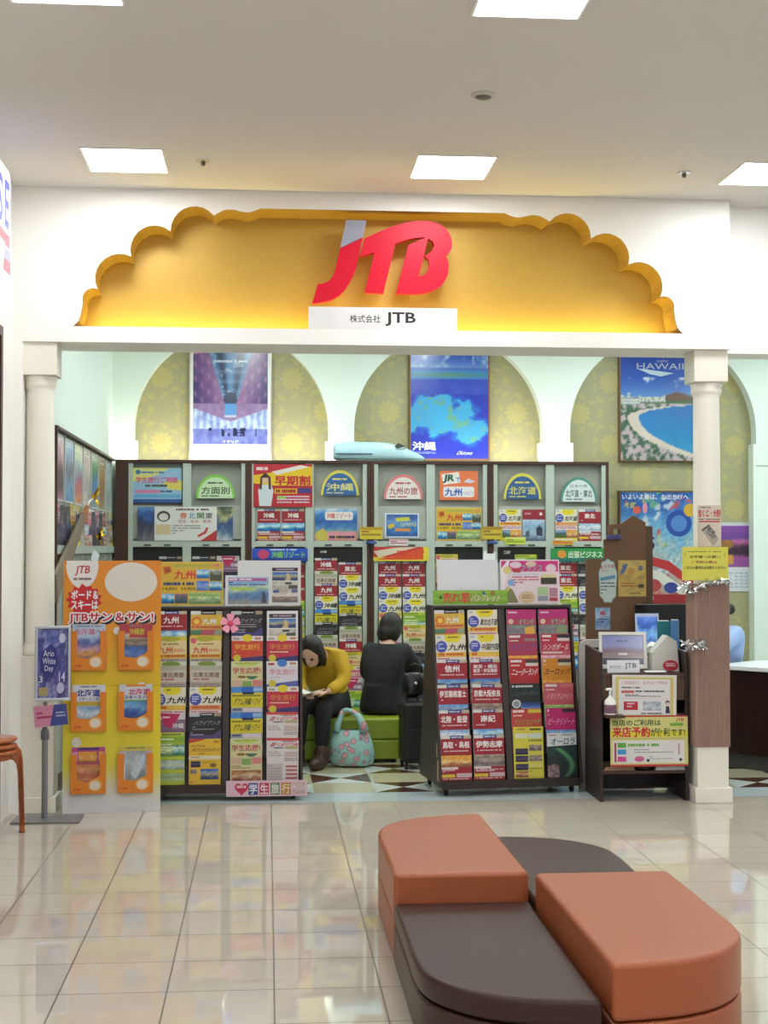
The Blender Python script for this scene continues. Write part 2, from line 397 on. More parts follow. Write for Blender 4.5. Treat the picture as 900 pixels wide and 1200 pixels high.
# ------------------------------------------------------------------ room shell
YF = 9.25            # face of the shop front
ZC = 3.94            # mall ceiling
struct('floor', B().box(-2.5, 6.5, -3, 9.52, -.05, 0), tile_floor())
fs = B()
C_PALE, C_BEIGE, C_BROWN, C_STRIP = 0, 1, 2, 3
fs.box(-1.62, 6.5, 9.52, 14.2, -.05, -.0005, 0)
fs.add([(-1.62, 9.52, 0), (6.5, 9.52, 0), (6.5, 9.88, 0), (-1.62, 9.88, 0)], [(0, 1, 2, 3)], 3)
for j in range(10):
    for i in range(-5, 13):
        x0, y0 = .32 + .42 * i, 9.88 + .42 * j; x1, y1 = x0 + .42, y0 + .42; cx, cy = x0 + .21, y0 + .21
        if x0 > 6.1 or x1 < -1.5: continue
        if (i + j) % 2 == 0: fs.add([(x0, y0, 0), (x1, y0, 0), (x1, y1, 0), (x0, y1, 0)], [(0, 1, 2, 3)], 1)
        else:
            ud = j % 2 == 0
            fs.add([(x0, y0, 0), (x1, y0, 0), (x1, y1, 0), (x0, y1, 0), (cx, cy, 0)], [(0, 1, 4), (2, 3, 4)], 2 if ud else 0)
            fs.add([(x0, y0, 0), (x1, y0, 0), (x1, y1, 0), (x0, y1, 0), (cx, cy, 0)], [(1, 2, 4), (3, 0, 4)], 0 if ud else 2)
struct('floor_shop', fs, [mat('pale mint marble tile', (206, 216, 210), .12, var=.06), mat('beige marble tile', (186, 182, 150), .12, var=.08), mat('brown marble tile', (84, 50, 38), .12, var=.15), mat('pale blue marble strip', (186, 198, 200), .1, var=.06, scale=6)])
struct('ceiling', B().box(-1.62, 6.5, -3, 9.9, ZC, ZC + .1), CEIL)
struct('ceiling_shop', B().box(-1.62, 6.5, 9.69, 14.2, 3.72, 3.8), MINT)

# shop front with the scalloped niche
half = [(84.7, 382.5), (92, 376), (95.6, 363.8), (97, 352.9)]
def arc_px(a, b, bulge, n=9):
    "arc from a to b bulging outwards, in pixels"
    (x0, y0), (x1, y1) = a, b; mx, my = (x0 + x1) / 2, (y0 + y1) / 2; d = hypot(x1 - x0, y1 - y0); nx, ny = (y1 - y0) / d, -(x1 - x0) / d
    r = (d * d / 4 + bulge * bulge) / (2 * bulge); cx, cy = mx - nx * (r - bulge), my - ny * (r - bulge)
    a0 = atan2(y0 - cy, x0 - cx); a1 = atan2(y1 - cy, x1 - cx)
    if a1 - a0 > pi: a1 -= 2 * pi
    if a0 - a1 > pi: a1 += 2 * pi
    if abs(bulge) > d / 2: a1 += 2 * pi * (1 if a1 < a0 else -1)
    return [(cx + r * cos(a0 + (a1 - a0) * i / n), cy + r * sin(a0 + (a1 - a0) * i / n)) for i in range(n + 1)]
pxs = spline(half, 4)
for a, b_, bu in (((97, 353), (114.3, 339), 7.2), ((114.3, 339), (153.7, 300.6), 20), ((153.7, 300.6), (199.8, 271), 20.5), ((199.8, 271), (250.5, 252.4), 19.5)):
    pxs += arc_px(a, b_, bu)[1:]
pxs += spline([(250.5, 252.4), (262, 246.5), (272, 245.6), (282, 247.8), (290, 249), (298, 247.2), (305, 244.3)], 4)[1:]
nl = [(lambda p: (p.x, p.z))(at(x, y, YF)) for x, y in pxs]
nl = [(x, max(3.06, z)) for x, z in nl]
XM = .74
hole = [(nl[0][0], 3.06)] + nl[1:]; hole = hole + [(2 * XM - x, z) for x, z in reversed(hole)]
zt = 3.835
hole = [(x, min(z, zt + .004)) for x, z in hole]
me = plate_mesh([(-1.6, 2.96), (3.02, 2.96), (3.02, ZC), (-1.6, ZC)], [hole], .27)
wf = B().mesh(me, T((0, YF, 0)))
for i, pf_ in enumerate(me.polygons):
    if abs(pf_.normal.y) < .5 and -1.5 < pf_.center.x < 2.95 and 3.0 < pf_.center.z < 3.9: wf.m[i] = 1
wf.box(-1.6, 3.02, YF + .295, 9.69, 2.96, ZC, 0)
wf.box(3.02, 6.5, YF + .17, 9.69, 2.955, ZC, 0)
wf.box(-1.6, 3.02, YF + .265, YF + .296, 2.96, 3.05, 0)
struct('wall_front', wf, [WHITE, GOLD])
struct('wall_niche', B().box(-1.4, 2.9, YF + .272, YF + .294, 3.05, ZC - .01), GOLD)
# left side
struct('wall_left', B().box(-1.78, -1.6, 8.86, 9.7, 0, ZC), WHITE)
struct('wall_left_near', B().box(-1.78, -1.6, -3, 5.6, 0, ZC), WHITE)
struct('wall_left_lintel', B().box(-1.78, -1.6, 5.6, 8.86, 2.99, ZC), WHITE)
struct('wall_left_recess', B().box(-2.5, -2.42, 5.5, 9.0, 0, 3.0).box(-2.42, -1.78, 8.87, 8.95, 0, 3.0).box(-2.42, -1.78, 5.5, 5.59, 0, 3.0), mat('dark doorway panel', (40, 24, 20), .3, var=.1))
struct('wall_jamb', B().box(-1.6, -1.535, YF, 9.7, 0, 2.96), WHITE)
struct('wall_shop_left', B().box(-1.6, -1.455, 9.7, 13.9, 0, 3.72), MINT)
dr = B(); dr.box(-1.8, -1.585, 8.80, 8.859, 0, 2.989); dr.box(-1.8, -1.585, 5.601, 5.66, 0, 2.989); dr.box(-1.8, -1.585, 5.66, 8.80, 2.93, 2.989)
struct('trim_2', dr, DARKWOOD)
struct('wall_shop_right', B().box(6.3, 6.5, 9.69, 14.2, 0, 3.72), MINT)
# back wall with three arches
YB = 13.75
def arch(x0, x1, zc, zb, step):
    cx = (x0 + x1) / 2; r = (x1 - x0) / 2
    pts = [(x0 + step, zb), (x0 + step, zc - .12), (x0, zc - .12), (x0, zc)]
    pts += [(cx - r * cos(i * pi / 40), zc + r * sin(i * pi / 40)) for i in range(1, 40)]
    return pts + [(x1, zc), (x1, zc - .12), (x1 - step, zc - .12), (x1 - step, zb)]
holes = []
for a, b_, zb in ((157, 385, 2.3), (415, 636, 2.3), (668, 886, .02)):
    x0 = at(a, 500, YB).x; x1 = at(b_, 500, YB).x
    holes.append(arch(x0, x1, at(450, 503, YB).z, zb, .03))
wb = B().mesh(plate_mesh([(-1.6, 0), (6.4, 0), (6.4, 3.72), (-1.6, 3.72)], holes, .15), T((0, YB, 0)))
struct('wall_back', wb, MINT)
struct('wall_back_paper', B().box(-1.6, 6.4, YB + .15, YB + .2, 0, 3.72), damask())
z545 = at(890, 545, YB).z
struct('trim_1', B().box(at(886, 545, YB).x, 6.4, YB - .012, YB, z545 - .008, z545), GREYMETAL)

# columns
def column(name, x, y, wrap):
    b = B()
    b.box(x - .125, x + .125, y - .125, y + .125, 0, .10, 0); b.box(x - .105, x + .105, y - .105, y + .105, .10, .98, 0)
    b.lathe([(.105, .98), (.108, 1.0), (.108, 1.02), (.098, 1.045), (.094, 1.06), (.09, 1.5), (.0885, 2.0), (.085, 2.66), (.098, 2.68), (.102, 2.70), (.098, 2.72), (.105, 2.735), (.105, 2.75)], (x, y, 0), 40, 0)
    b.box(x - .114, x + .114, y - .114, y + .114, 2.75, 2.96, 0)
    o = b.build(name, mat('cream painted column', (232, 228, 214), .5, var=.02), bevel=.006)
    tag(o, kind='structure')
LCX, RCX, CY = -1.44, 2.902, 9.40
column('column_left', LCX, 9.38, False); column('column_right', RCX, CY, True)

# ------------------------------------------------------------------ lamps and ceiling fittings
def ceiling_light(x, y, z, sx, sy, label, strength, group, col):
    t = thing('ceiling_light', label, 'light', (x, y, z), 0, group)
    f = B(); w = .012
    for a in ((-sx / 2 - w, sx / 2 + w, -sy / 2 - w, -sy / 2), (-sx / 2 - w, sx / 2 + w, sy / 2, sy / 2 + w), (-sx / 2 - w, -sx / 2, -sy / 2, sy / 2), (sx / 2, sx / 2 + w, -sy / 2, sy / 2)):
        f.box(a[0], a[1], a[2], a[3], -.007, 0)
    f.build('frame', WHITEPL, t)
    B().box(-sx / 2, sx / 2, -sy / 2, sy / 2, -.004, -.001).build('diffuser', mat('lamp diffuser ' + group, col, .5, emit=col, estr=strength), t)
LN = {(0, 0): 'square recessed ceiling panel light nearest the shop, left of the gold sign niche', (1, 0): 'square recessed ceiling panel light just before the red letters',
      (2, 0): 'square recessed ceiling panel light over the right end of the shop front', (0, 1): 'ceiling panel light cut by the top edge at left', (1, 1): 'ceiling panel light cut by the top edge above the smoke detector'}
for i, x in enumerate((-.835, 1.1, 3.04, 4.98)):
    for j, y in enumerate((8.57, 5.85, 3.13, .41, -2.0)):
        ceiling_light(x, y, ZC, .45, .50, LN.get((i, j), 'square recessed panel light further back in the mall ceiling'), PANEL, 'mall ceiling panel lights', (248, 251, 255))
for x in (-.2, 1.6, 3.4, 5.2):
    for y in (10.7, 12.5):
        ceiling_light(x, y, 3.72, .3, 1.1, 'long panel light in the shop ceiling behind the header', SHOP_PANEL, 'shop ceiling lights', (240, 250, 246))
sd = thing('smoke_detector', 'round flush smoke detector in the ceiling between two panel lights', 'detector', (1.08, 7.18, ZC))
B().lathe([(.062, 0), (.062, -.008), (.05, -.014)], n=32).build('rim', mat('pale detector rim', (200, 196, 188), .4), sd, smooth=True, auto=40)
B().lathe([(.042, -.012), (.042, -.016), (.03, -.022), (.012, -.024)], n=24).build('grille', mat('grey detector grille', (105, 102, 96), .5), sd, smooth=True, auto=40)
for x, y, l in ((-.38, 8.54, 'small ceiling sprinkler beside the left panel light'), (2.52, 8.58, 'small ceiling sprinkler beside the right panel light')):
    t = thing('sprinkler_head', l, 'sprinkler', (x, y, ZC), 0, 'ceiling sprinklers')
    B().lathe([(.04, 0), (.038, -.006), (.02, -.01)], n=24).build('plate', CHROME, t, smooth=True, auto=40)
    B().lathe([(.014, -.008), (.012, -.03), (.004, -.034)], n=12).build('nozzle', mat('dark brass', (96, 84, 66), .4, metal=.6), t, smooth=True, auto=40)

# ------------------------------------------------------------------ ottoman of four leather seats in the foreground
OX, OY = 1.057, 5.765
def quarter(gx=.010, gy=.008):
    arc = spline([(.553, .55), (.553, .80), (.535, .96), (.475, 1.09), (.37, 1.20), (.22, 1.268), (gx + .005, 1.30)], 6)
    return [(gx, gy), (.553, gy)] + arc
def ottoman_seat(sx, sy, m, seam, top, label):
    t = thing('ottoman_seat', label, 'seat', (OX + sx * .27, OY + sy * .6, 0), 0, 'ottoman seats')
    q = [(sx * x - sx * .27, sy * y - sy * .6) for x, y in quarter()]
    B().slab(q, .012, seam - .003).build('base', m, t, bevel=.01, seg=2)
    B().slab(q, seam + .001, top).build('cushion', m, t, bevel=.026, seg=4)
    f = B()
    for k in ((.06, .1), (.45, .1), (.45, .8), (.06, 1.1)): f.cyl((sx * k[0] - sx * .27, sy * k[1] - sy * .6, 0), (sx * k[0] - sx * .27, sy * k[1] - sy * .6, .014), .02, n=12)
    for k in ((.06, .1), (.45, .1), (.45, .8), (.06, 1.1)):
        B().cyl((sx * k[0] - sx * .27, sy * k[1] - sy * .6, 0), (sx * k[0] - sx * .27, sy * k[1] - sy * .6, .014), .02, n=12).build('foot', RUBBER, t)
ORANGE = mat('orange leatherette', (160, 86, 52), .36, var=.06, scale=40, bump=.25, bscale=420, spec=.4, coat=.05)
BROWNL = mat('dark brown leatherette', (56, 35, 30), .36, var=.08, scale=40, bump=.25, bscale=420, spec=.3, coat=.03)
ottoman_seat(1, -1, ORANGE, .178, .362, 'raised orange leather ottoman seat nearest the camera, with a curved outer end')
ottoman_seat(-1, 1, ORANGE, .178, .362, 'raised orange leather ottoman seat farther off, behind the near brown seat')
ottoman_seat(-1, -1, BROWNL, .165, .252, 'low dark brown leather ottoman seat nearest the camera, between the orange seats')
ottoman_seat(1, 1, BROWNL, .165, .252, 'low dark brown leather ottoman seat on the shop side, behind the near orange seat')

# ------------------------------------------------------------------ red letters and name plate over the entrance
def zc(x, y): return (340 + x / 4.091, 240 + y / 4.094)
YS = 9.285
def lp(pts, n=0):
    pts = spline(pts, n) if n else pts
    return [(lambda p: (p.x, p.z))(at(*zc(x, y), YS)) for x, y in pts]
RED = mat('glossy red acrylic', (206, 10, 44), .4, var=.03, spec=.25)
sign = thing('letter_sign', 'large glossy red three letter sign standing off the gold niche', 'sign', (.74, YS, 3.1))
jg = lp([(268, 73), (366, 75), (350, 154), (240, 207)])
jr = lp([(240, 209), (349, 157)]) + lp([(349, 157), (332, 225), (315, 305), (285, 372), (245, 425), (190, 458), (105, 475)], 6)[1:] + lp([(132, 381), (168, 374), (198, 352), (215, 315), (228, 262), (240, 209)], 6)[:-1]
tb = lp([(334, 249), (357, 160)]) + lp([(357, 160), (420, 132), (500, 100), (570, 82), (632, 76), (700, 86), (750, 118), (775, 170), (772, 215), (747, 243)], 6)[1:-1] + \
    lp([(747, 243), (760, 285), (755, 335), (730, 380), (685, 410), (620, 425), (508, 425)], 6)[:-1] + lp([(508, 425), (568, 192)]) + lp([(652, 156), (605, 158), (555, 169), (505, 187)], 4) + lp([(447, 425), (357, 420), (405, 228)])
ctr = lp([(661, 160), (684, 176), (690, 196), (680, 222), (646, 246), (664, 264), (668, 287), (660, 318), (640, 338), (616, 346), (640, 250), (650, 205)], 0)
def letter(name, outer, holes, m):
    me = plate_mesh(outer, holes, .055)
    return B().mesh(me, T((0, YS, 0))).build(name, m, sign, org=(0, 0, 0), auto=35)
letter('letter_stroke', jr, [], RED); letter('letter_pair', tb, [ctr], RED)
letter('letter_tip', jg, [], mat('grey acrylic', (150, 152, 166), .3))['label'] = 'grey top of the first letter'
for px_, py_ in ((250, 330), (430, 300), (590, 390), (720, 200)):
    p = at(*zc(px_, py_), YS); B().cyl((p.x, YS + .05, p.z), (p.x, YF + .273, p.z), .012, n=10).build('standoff', CHROME, sign, org=(0, 0, 0))
x, z, w, h = pbox(361.5, 360.5, 535.8, 387, 9.262)
P = Print(w, h, '#fafaf8', .02); P.text('株式会社', .277, .34, .205, .34, '#22201f', .01).text('JTB', .515, .2, .205, .62, '#141414', .022)
put('name_plate', P.data('name plate'), T((x, 9.282, 3.06)), 'long white name plate with black lettering on the ledge below the red letters', 'sign')

# ------------------------------------------------------------------ side wall sign at the left edge
P = Print(1.0, .62, '#eef0fb', .10); P.b = B()
P.b.prism([((u - .5), .62 * (1 - v)) for u, v in ((0, 0), (.93, 0), (.97, .05), (.965, .6), (1, .65), (1, .97), (.98, 1), (0, 1))], -.10, 0, 0, inkc('#dfe4fa'))
P.rect(0, .04, .95, .56, '#cdd3f4').rect(0, .60, .955, .12, '#d8626c').rect(.0, .74, .985, .12, '#8f96dc').rect(.0, .84, .985, .12, '#d8626c').poly([(.2, .70), (.80, .70), (.74, .97), (.2, .97)], '#e6ecfa')
P.text('S', .55, .08, .19, .5, '#f4f6ff', .12).text('S', .565, .11, .16, .44, '#5a66c4', .02).text('E', .77, .08, .17, .5, '#f4f6ff', .12).text('E', .785, .11, .14, .44, '#5a66c4', .02)
put('wall_sign', P.b.data('wall sign', SIGNBOX), T((-1.598, 8.10, 3.22)) @ RZ(pi / 2), 'lit white and blue shop sign on the left wall, its last letters showing', 'sign')

# ------------------------------------------------------------------ stacked bentwood stools
WOODO = mat('orange varnished bentwood', (168, 86, 34), .28, var=.22, scale=7, coat=.4)
def stool(z, label):
    t = thing('bentwood_stool', label, 'stool', (-1.615, 8.60, z), R(-4), 'bentwood stools in a stack')
    B().lathe([(.0, .455), (.12, .457), (.155, .462), (.168, .47), (.17, .478), (.162, .486), (.12, .49), (.0, .49)], n=40).build('seat', WOODO, t, smooth=True)
    B().lathe([(.128, .43), (.134, .43), (.134, .456), (.128, .456)], n=40).build('seat_ring', WOODO, t, smooth=True, auto=40)
    for k in range(4):
        a = R(20 + 90 * k); d = Vector((cos(a), sin(a), 0)); n = Vector((-sin(a), cos(a), 0))
        path = [d * r + Vector((0, 0, h)) for r, h in ((.05, .445), (.12, .444), (.155, .432), (.178, .40), (.187, .35), (.193, .2), (.2, 0))]
        rings = []
        for i, p in enumerate(path):
            tg = (path[min(i + 1, 6)] - path[max(i - 1, 0)]).normalized(); o = n.cross(tg)
            rings.append([p + n * (.021 * a_) + o * (.014 * b_) for a_, b_ in ((-1, -1), (1, -1), (1, 1), (-1, 1))])
        lg = B().loft(rings).build('leg', WOODO, t, bevel=.004)
        B().cyl(d * .2 + Vector((0, 0, -.003)), d * .2 + Vector((0, 0, .012)), .017, n=10).build('foot_pad', RUBBER, lg)
for k, l in enumerate(('bentwood stool at the bottom of the stack by the left wall', 'bentwood stool in the middle of the stack by the left wall', 'bentwood stool on top of the stack by the left wall')):
    stool(.003 + .036 * k, l)

# ------------------------------------------------------------------ poster stand
pc = fl0 = None
def floor_at(x, y, z=0.):
    d = _fw + _rt * ((x - 450) / FPX) - _up * ((y - 600) / FPX); return Vector((0, 0, EYE)) + d * ((z - EYE) / d.z)
pb = floor_at(52, 961); t = thing('poster_stand', 'grey floor poster stand with a framed purple blue poster beside the left column', 'sign stand', (pb.x, pb.y, 0))
YP = pb.y
l_, r_ = floor_at(20, 960), floor_at(97, 957)
B().box(-.185, .225, -.13, .13, 0, .012).build('base_plate', GREYPLASTIC, t, bevel=.004)
B().cyl((0, 0, .012), (0, 0, .50), .0185, n=20).build('pole', GREYPLASTIC, t, smooth=True, auto=40)
B().lathe([(.024, .49), (.026, .495), (.026, .535), (.02, .55), (.012, .565)], n=20).build('collar', mat('dark grey plastic', (92, 92, 94), .45), t, smooth=True, auto=40)
B().box(-.012, .012, .004, .012, .55, .72).build('post', CHROME, t)
x, z, w, h = pbox(40, 734, 82, 822, YP - .03)
fr = B(); fw_ = .018
for a in ((-w / 2, w / 2, 0, fw_), (-w / 2, w / 2, h - fw_, h), (-w / 2, -w / 2 + fw_, fw_, h - fw_), (w / 2 - fw_, w / 2, fw_, h - fw_)): fr.box(a[0], a[1], -.03, -.008, a[2], a[3])
ft = Matrix.Translation((x - pb.x, .0, z)) @ RZ(R(7)) @ RX(R(-4))
fo = fr.build('frame', CHROME, t, bevel=.003); fo.matrix_local = ft
P = Print(w - .03, h - .03, '#4a4f9a', .006)
P.pic(0, 0, 1, 1, photo(pal('#5a63b0', '#9aa3d6', '#3c3f8c', '#6e6ab4', '#2f2f6a', '#8f8fc8'), 4, .5, 6, 30), 14, 26)
P.poly([(.12, .34), (.45, .22), (.62, .3), (.68, .5), (.5, .68), (.28, .74), (.1, .56)], '#2b2f86')
P.text('Ario', .2, .31, .34, .09, '#eef0ff', .0).text('White', .17, .42, .42, .09, '#eef0ff', 0).text('Day', .24, .53, .28, .1, '#eef0ff', 0)
P.text('3', .06, .68, .12, .09, '#e8e8f8').text('14', .7, .62, .2, .14, '#e8e8f8').rect(.05, .84, .3, .12, '#b7a56a').ell(.75, .85, .12, .08, '#c9cbe8').ell(.8, .14, .1, .07, '#d9dbf0')
put('poster_sheet', P.data('stand poster'), ft @ T((0, -.012, .015)), parent=t)
P = Print(.20, .128, '#e79ab8', .003); P.poly([(.62, 0), (1, 0), (1, 1), (.45, 1)], '#4d5aa6').bars(.08, .3, .45, .4, 2, '#c13a6c', .5, 3).bars(.66, .35, .28, .3, 2, '#cdd2ee', .5, 2)
put('small_card', P.data('stand card'), T((.045, -.03, .575)) @ RY(R(-5)), parent=t)['label'] = 'pink and blue card clipped below the frame'

# ------------------------------------------------------------------ printed covers
def top3(P, a, b, c, h=.07):
    P.rect(0, 0, .3, h, a).rect(.3, 0, .45, h, b).rect(.75, 0, .25, h, c).bars(.34, h * .3, .36, h * .45, 1, '#d8dcee', .9, 1)
def c_red(title, pic=None, seed=0, w=.21, two=None):
    P = Print(w, .297, '#a5232f', .012, '#e6e0da'); top3(P, '#e4e2de', '#3a3f8c', '#c8b9a0')
    if two: P.text(title, .1, .12, .8, .085, '#f6eef0', .03).text(two, .1, .215, .8, .085, '#f6eef0', .03)
    else: P.text(title, .5 - .12 * len(title) if len(title) < 4 else .06, .13, min(.88, .24 * len(title)), .15, '#fbf4f2', .035)
    P.bars(.1, .33, .8, .03, 1, '#e8c4c4', .8, seed)
    P.pic(0, .44, 1, .26, photo(pic or MTN, seed, .3), 12, 6)
    P.rect(0, .70, .55, .05, '#e6d7d4').bars(.05, .76, .9, .06, 2, '#f0dada', .6, seed + 1).rect(0, .86, .45, .07, '#e7c93c').rect(.5, .84, .5, .09, '#d7b6bd').bars(.05, .95, .85, .03, 1, '#f2c9c0', .7, seed)
    return P
def c_circ(title, seed=0, sunny=True):
    P = Print(.21, .297, '#efe9d2', .012); P.rect(.3, 0, .55, .1, '#f2de2a').poly([(.3, .1), (.85, .1), (.72, .17), (.42, .17)], '#f2de2a').bars(.4, .04, .35, .04, 1, '#6a6a2a', .8, seed)
    P.rect(.04, .03, .14, .05, '#b8c6d8').ell(.19, .27, .185, .135, '#4b58b4').bars(.08, .2, .22, .15, 3, '#dfe4f8', .45, seed)
    P.text(title, .4, .21, .57, .15, '#1c1f2c', .03, .08)
    P.rect(0, .40, 1, .11, '#f0c34c' if sunny else '#e9a56a').bars(.08, .42, .84, .07, 1, '#d9622f', .8, seed).rect(0, .51, 1, .14, '#e6ddd8').bars(.05, .53, .9, .1, 2, '#c8648a', .6, seed + 2)
    P.pic(0, .65, .5, .25, photo(MTN, seed), 6, 5).pic(.5, .65, .5, .25, photo(SUN, seed + 1), 6, 5).rect(0, .9, 1, .1, '#eddc4a'); return P
def c_kyuy(seed=0):
    P = Print(.21, .297, '#ecd49a', .012); P.rect(0, 0, 1, .10, '#dfc94a').ell(.5, .06, .3, .06, '#b7b52c').ell(.12, .1, .09, .065, '#e2607a').bars(.25, .16, .5, .05, 1, '#8d7a5a', .6, seed)
    P.text('九州', .1, .24, .46, .14, '#d2402f', .03).bars(.6, .29, .35, .07, 2, '#dd6e4e', .6, seed).rect(.0, .40, 1, .1, '#e9b83c').bars(.05, .42, .9, .06, 1, '#c25a2c', .75, seed)
    P.rect(0, .5, 1, .16, '#b5aca6').bars(.05, .52, .9, .1, 2, '#8a7c78', .6, seed).pic(0, .66, 1, .34, photo(SUN, seed), 10, 6); return P
def c_pale(seed=0):
    P = Print(.21, .297, '#cfc4b4', .012, '#c9c2b2'); P.rect(0, 0, 1, .09, '#d9dcc8').ell(.52, .055, .3, .06, '#7f9c3c').rect(0, .09, 1, .10, '#b9b6a4')
    P.text('北東北周遊', .08, .24, .84, .11, '#6a4a38', .02).bars(.1, .38, .8, .05, 1, '#c05a4a', .6, seed).rect(0, .46, 1, .3, '#b9a79e').bars(.05, .5, .9, .18, 4, '#8f8078', .5, seed).rect(.1, .8, .8, .15, '#a9b0a4'); return P
def c_mag(seed=0):
    P = Print(.21, .297, '#8b6a86', .012, '#c9b9c4'); P.rect(0, 0, 1, .14, '#d6cdd4').poly([(.2, 0), (.85, .02), (.6, .32), (.38, .3)], '#c9245e').bars(.3, .07, .4, .05, 1, '#f4d2dc', .8, seed)
    P.text('沖縄', .6, .22, .36, .12, '#ece4ea', .02).bars(.05, .38, .9, .1, 2, '#cbb4c6', .5, seed).pic(0, .5, 1, .5, photo(NIGHT, seed), 10, 7); return P
def c_green(seed=0):
    P = Print(.21, .34, '#a3bf3e', .012); P.rect(.05, 0, .9, .06, '#d8dc4a').bars(.05, .02, .85, .04, 1, '#6d8a2a', .8, seed).rect(0, .09, 1, .08, '#8cb83a').bars(.06, .11, .6, .05, 1, '#e8f0c8', .7, seed)
    P.pic(0, .2, .65, .25, photo(GREEN, seed), 8, 6).pic(.62, .24, .38, .2, photo(pal('#2f7f6a', '#e6f0ea', '#56a088', '#2f6f5c'), seed), 5, 5).bars(.05, .22, .55, .2, 4, '#eef4d2', .4, seed)
    P.rect(0, .47, 1, .04, '#c8d840').pic(0, .53, 1, .17, photo(pal('#a8bcb0', '#cdd8c8', '#8fa69a'), seed + 3), 9, 4).rect(0, .72, 1, .05, '#c9c83c').pic(0, .79, 1, .13, photo(pal('#b6c4ae', '#8fae6c', '#ccd4b4'), seed + 5), 9, 4).rect(0, .93, 1, .07, '#b9c83a'); return P
def c_org(seed=0):
    P = Print(.21, .297, '#e2b544', .012); P.rect(0, 0, .32, .08, '#e6e6e2').rect(.32, 0, .48, .08, '#1d1d1f').rect(.8, 0, .2, .08, '#b9b49a').bars(.36, .025, .38, .03, 1, '#cfcfcf', .8, seed)
    P.ell(.18, .24, .16, .11, '#e07a28').ell(.19, .24, .09, .06, '#f4cf4e').text('九州', .38, .17, .42, .13, '#f2f2e8', .03).rect(.82, .1, .18, .2, '#ecca3c').rect(0, .33, 1, .08, '#e79a4e').bars(.04, .345, .9, .05, 1, '#c04a2c', .7, seed)
    P.rect(0, .42, 1, .12, '#9fae8c').poly([(0, .44), (.4, .43), (.3, .54), (0, .54)], '#4e7f58').poly([(.4, .42), (.8, .42), (.72, .54), (.3, .54)], '#c35a6a').pic(0, .55, 1, .45, photo(SUN, seed), 10, 7); return P
def c_dark(seed=0, bot='#5a4a7a'):
    P = Print(.21, .297, '#2a272c', .012, '#8d8890'); P.rect(0, 0, .33, .08, '#c9c9cc').rect(.33, 0, .45, .08, '#151517').rect(.78, 0, .22, .08, '#a99c84').bars(.36, .025, .36, .03, 1, '#d8d8d8', .8, seed)
    P.text('ハワイアンズ', .12, .17, .82, .1, '#b6b2bc', .0, .1).bars(.1, .3, .7, .1, 2, '#9d98a4', .4, seed).poly([(0, .45), (.7, .5), (1, .38), (1, 1), (0, 1)], bot).bars(.05, .42, .4, .1, 2, '#b8b0c4', .4, seed).pic(0, .6, 1, .4, photo(NIGHT, seed), 10, 6); return P
def c_yel(seed=0):
    P = Print(.21, .297, '#e8bd34', .012); P.poly([(0, 0), (.55, 0), (.3, .05), (0, .09)], '#c4442c').rect(.78, .04, .16, .05, '#c9842c')
    P.text('ホテル＆', .06, .13, .42, .05, '#3d3a24', .02, .1).text('ダイナミックパッケージ', .06, .2, .86, .085, '#35321e', .02, .1).bars(.3, .31, .6, .03, 1, '#a37c1e', .7, seed).rect(0, .37, 1, .08, '#e8dfc0').bars(.05, .39, .9, .04, 1, '#b09a6a', .7, seed)
    P.pic(.06, .49, .3, .13, photo(NIGHT, seed), 5, 4).bars(.42, .5, .5, .05, 2, '#b8902a', .5, seed).ell(.76, .58, .1, .045, '#7a6038').pic(.05, .66, .2, .1, photo(TOWN, seed), 4, 3).pic(.36, .66, .56, .23, photo(CITY, seed), 9, 6).bars(.05, .93, .3, .03, 1, '#c4642c', .8, seed); return P
def c_stu(bgc='#d8472e', tcol='#f0b43c', blob='#ecd62c', white=False, seed=0):
    P = Print(.21, .297, bgc, .012, '#e6e0da'); P.rect(0, 0, 1, .11, '#ece8e0').rect(.05, .04, .2, .05, '#b8a8a8' if not white else '#b84a5a').rect(.74, .03, .2, .05, '#c9877a').ell(.5, .045, .16, .085, blob)
    P.text('学生旅行', .1, .18, .8, .13, tcol, .02).bars(.1, .35, .6, .05, 1, '#f0d0a8' if not white else '#d8b8c8', .5, seed).poly([(0, .52), (1, .44), (1, .72), (0, .72)], '#3c3572' if not white else '#5a6ab4').ell(.18, .5, .12, .08, '#d8c83c').rect(.0, .72, 1, .28, bgc).pic(.0, .72, 1, .2, photo(PINK, seed), 9, 4); return P
def c_cheer(seed=0):
    P = Print(.21, .297, '#d9d6a0', .012); P.rect(0, 0, 1, .1, '#dde0a4').ell(.5, .06, .34, .04, '#c8d45a').bars(.1, .03, .8, .03, 1, '#8aa04a', .6, seed)
    P.text('学生応援!', .06, .14, .88, .14, '#c2415c', .03).ell(.34, .35, .14, .035, '#c98a3c').ell(.66, .37, .13, .035, '#3f7f6a').bars(.25, .33, .6, .05, 1, '#5a6a3c', .7, seed)
    P.rect(.02, .42, .32, .14, '#dcb8a0').rect(.36, .44, .3, .14, '#8cb060').rect(.68, .42, .3, .14, '#dd8a84').bars(.04, .6, .6, .08, 2, '#b07a5a', .5, seed).pic(.04, .7, .92, .26, photo(FOOD, seed), 10, 6); return P
def c_blue(seed=0):
    P = Print(.21, .297, '#e2cf28', .012); P.rect(0, 0, 1, .13, '#4a90d8').rect(.33, 0, .4, .13, '#2c6ac8').rect(.7, .02, .3, .08, '#9cc4e8').rect(.36, .12, .36, .05, '#1d2436').bars(.04, .18, .9, .05, 1, '#7a7a24', .7, seed)
    P.text('グアム沖縄ハワイ', .06, .25, .84, .16, '#4a5a34', .02, .08).rect(0, .46, 1, .12, '#a9aebb').rect(.38, .47, .58, .09, '#e4d4de').bars(.05, .48, .28, .06, 1, '#4a5276', .8, seed).rect(0, .58, 1, .1, '#39589c').pic(0, .68, 1, .32, photo(SEA, seed), 10, 6); return P
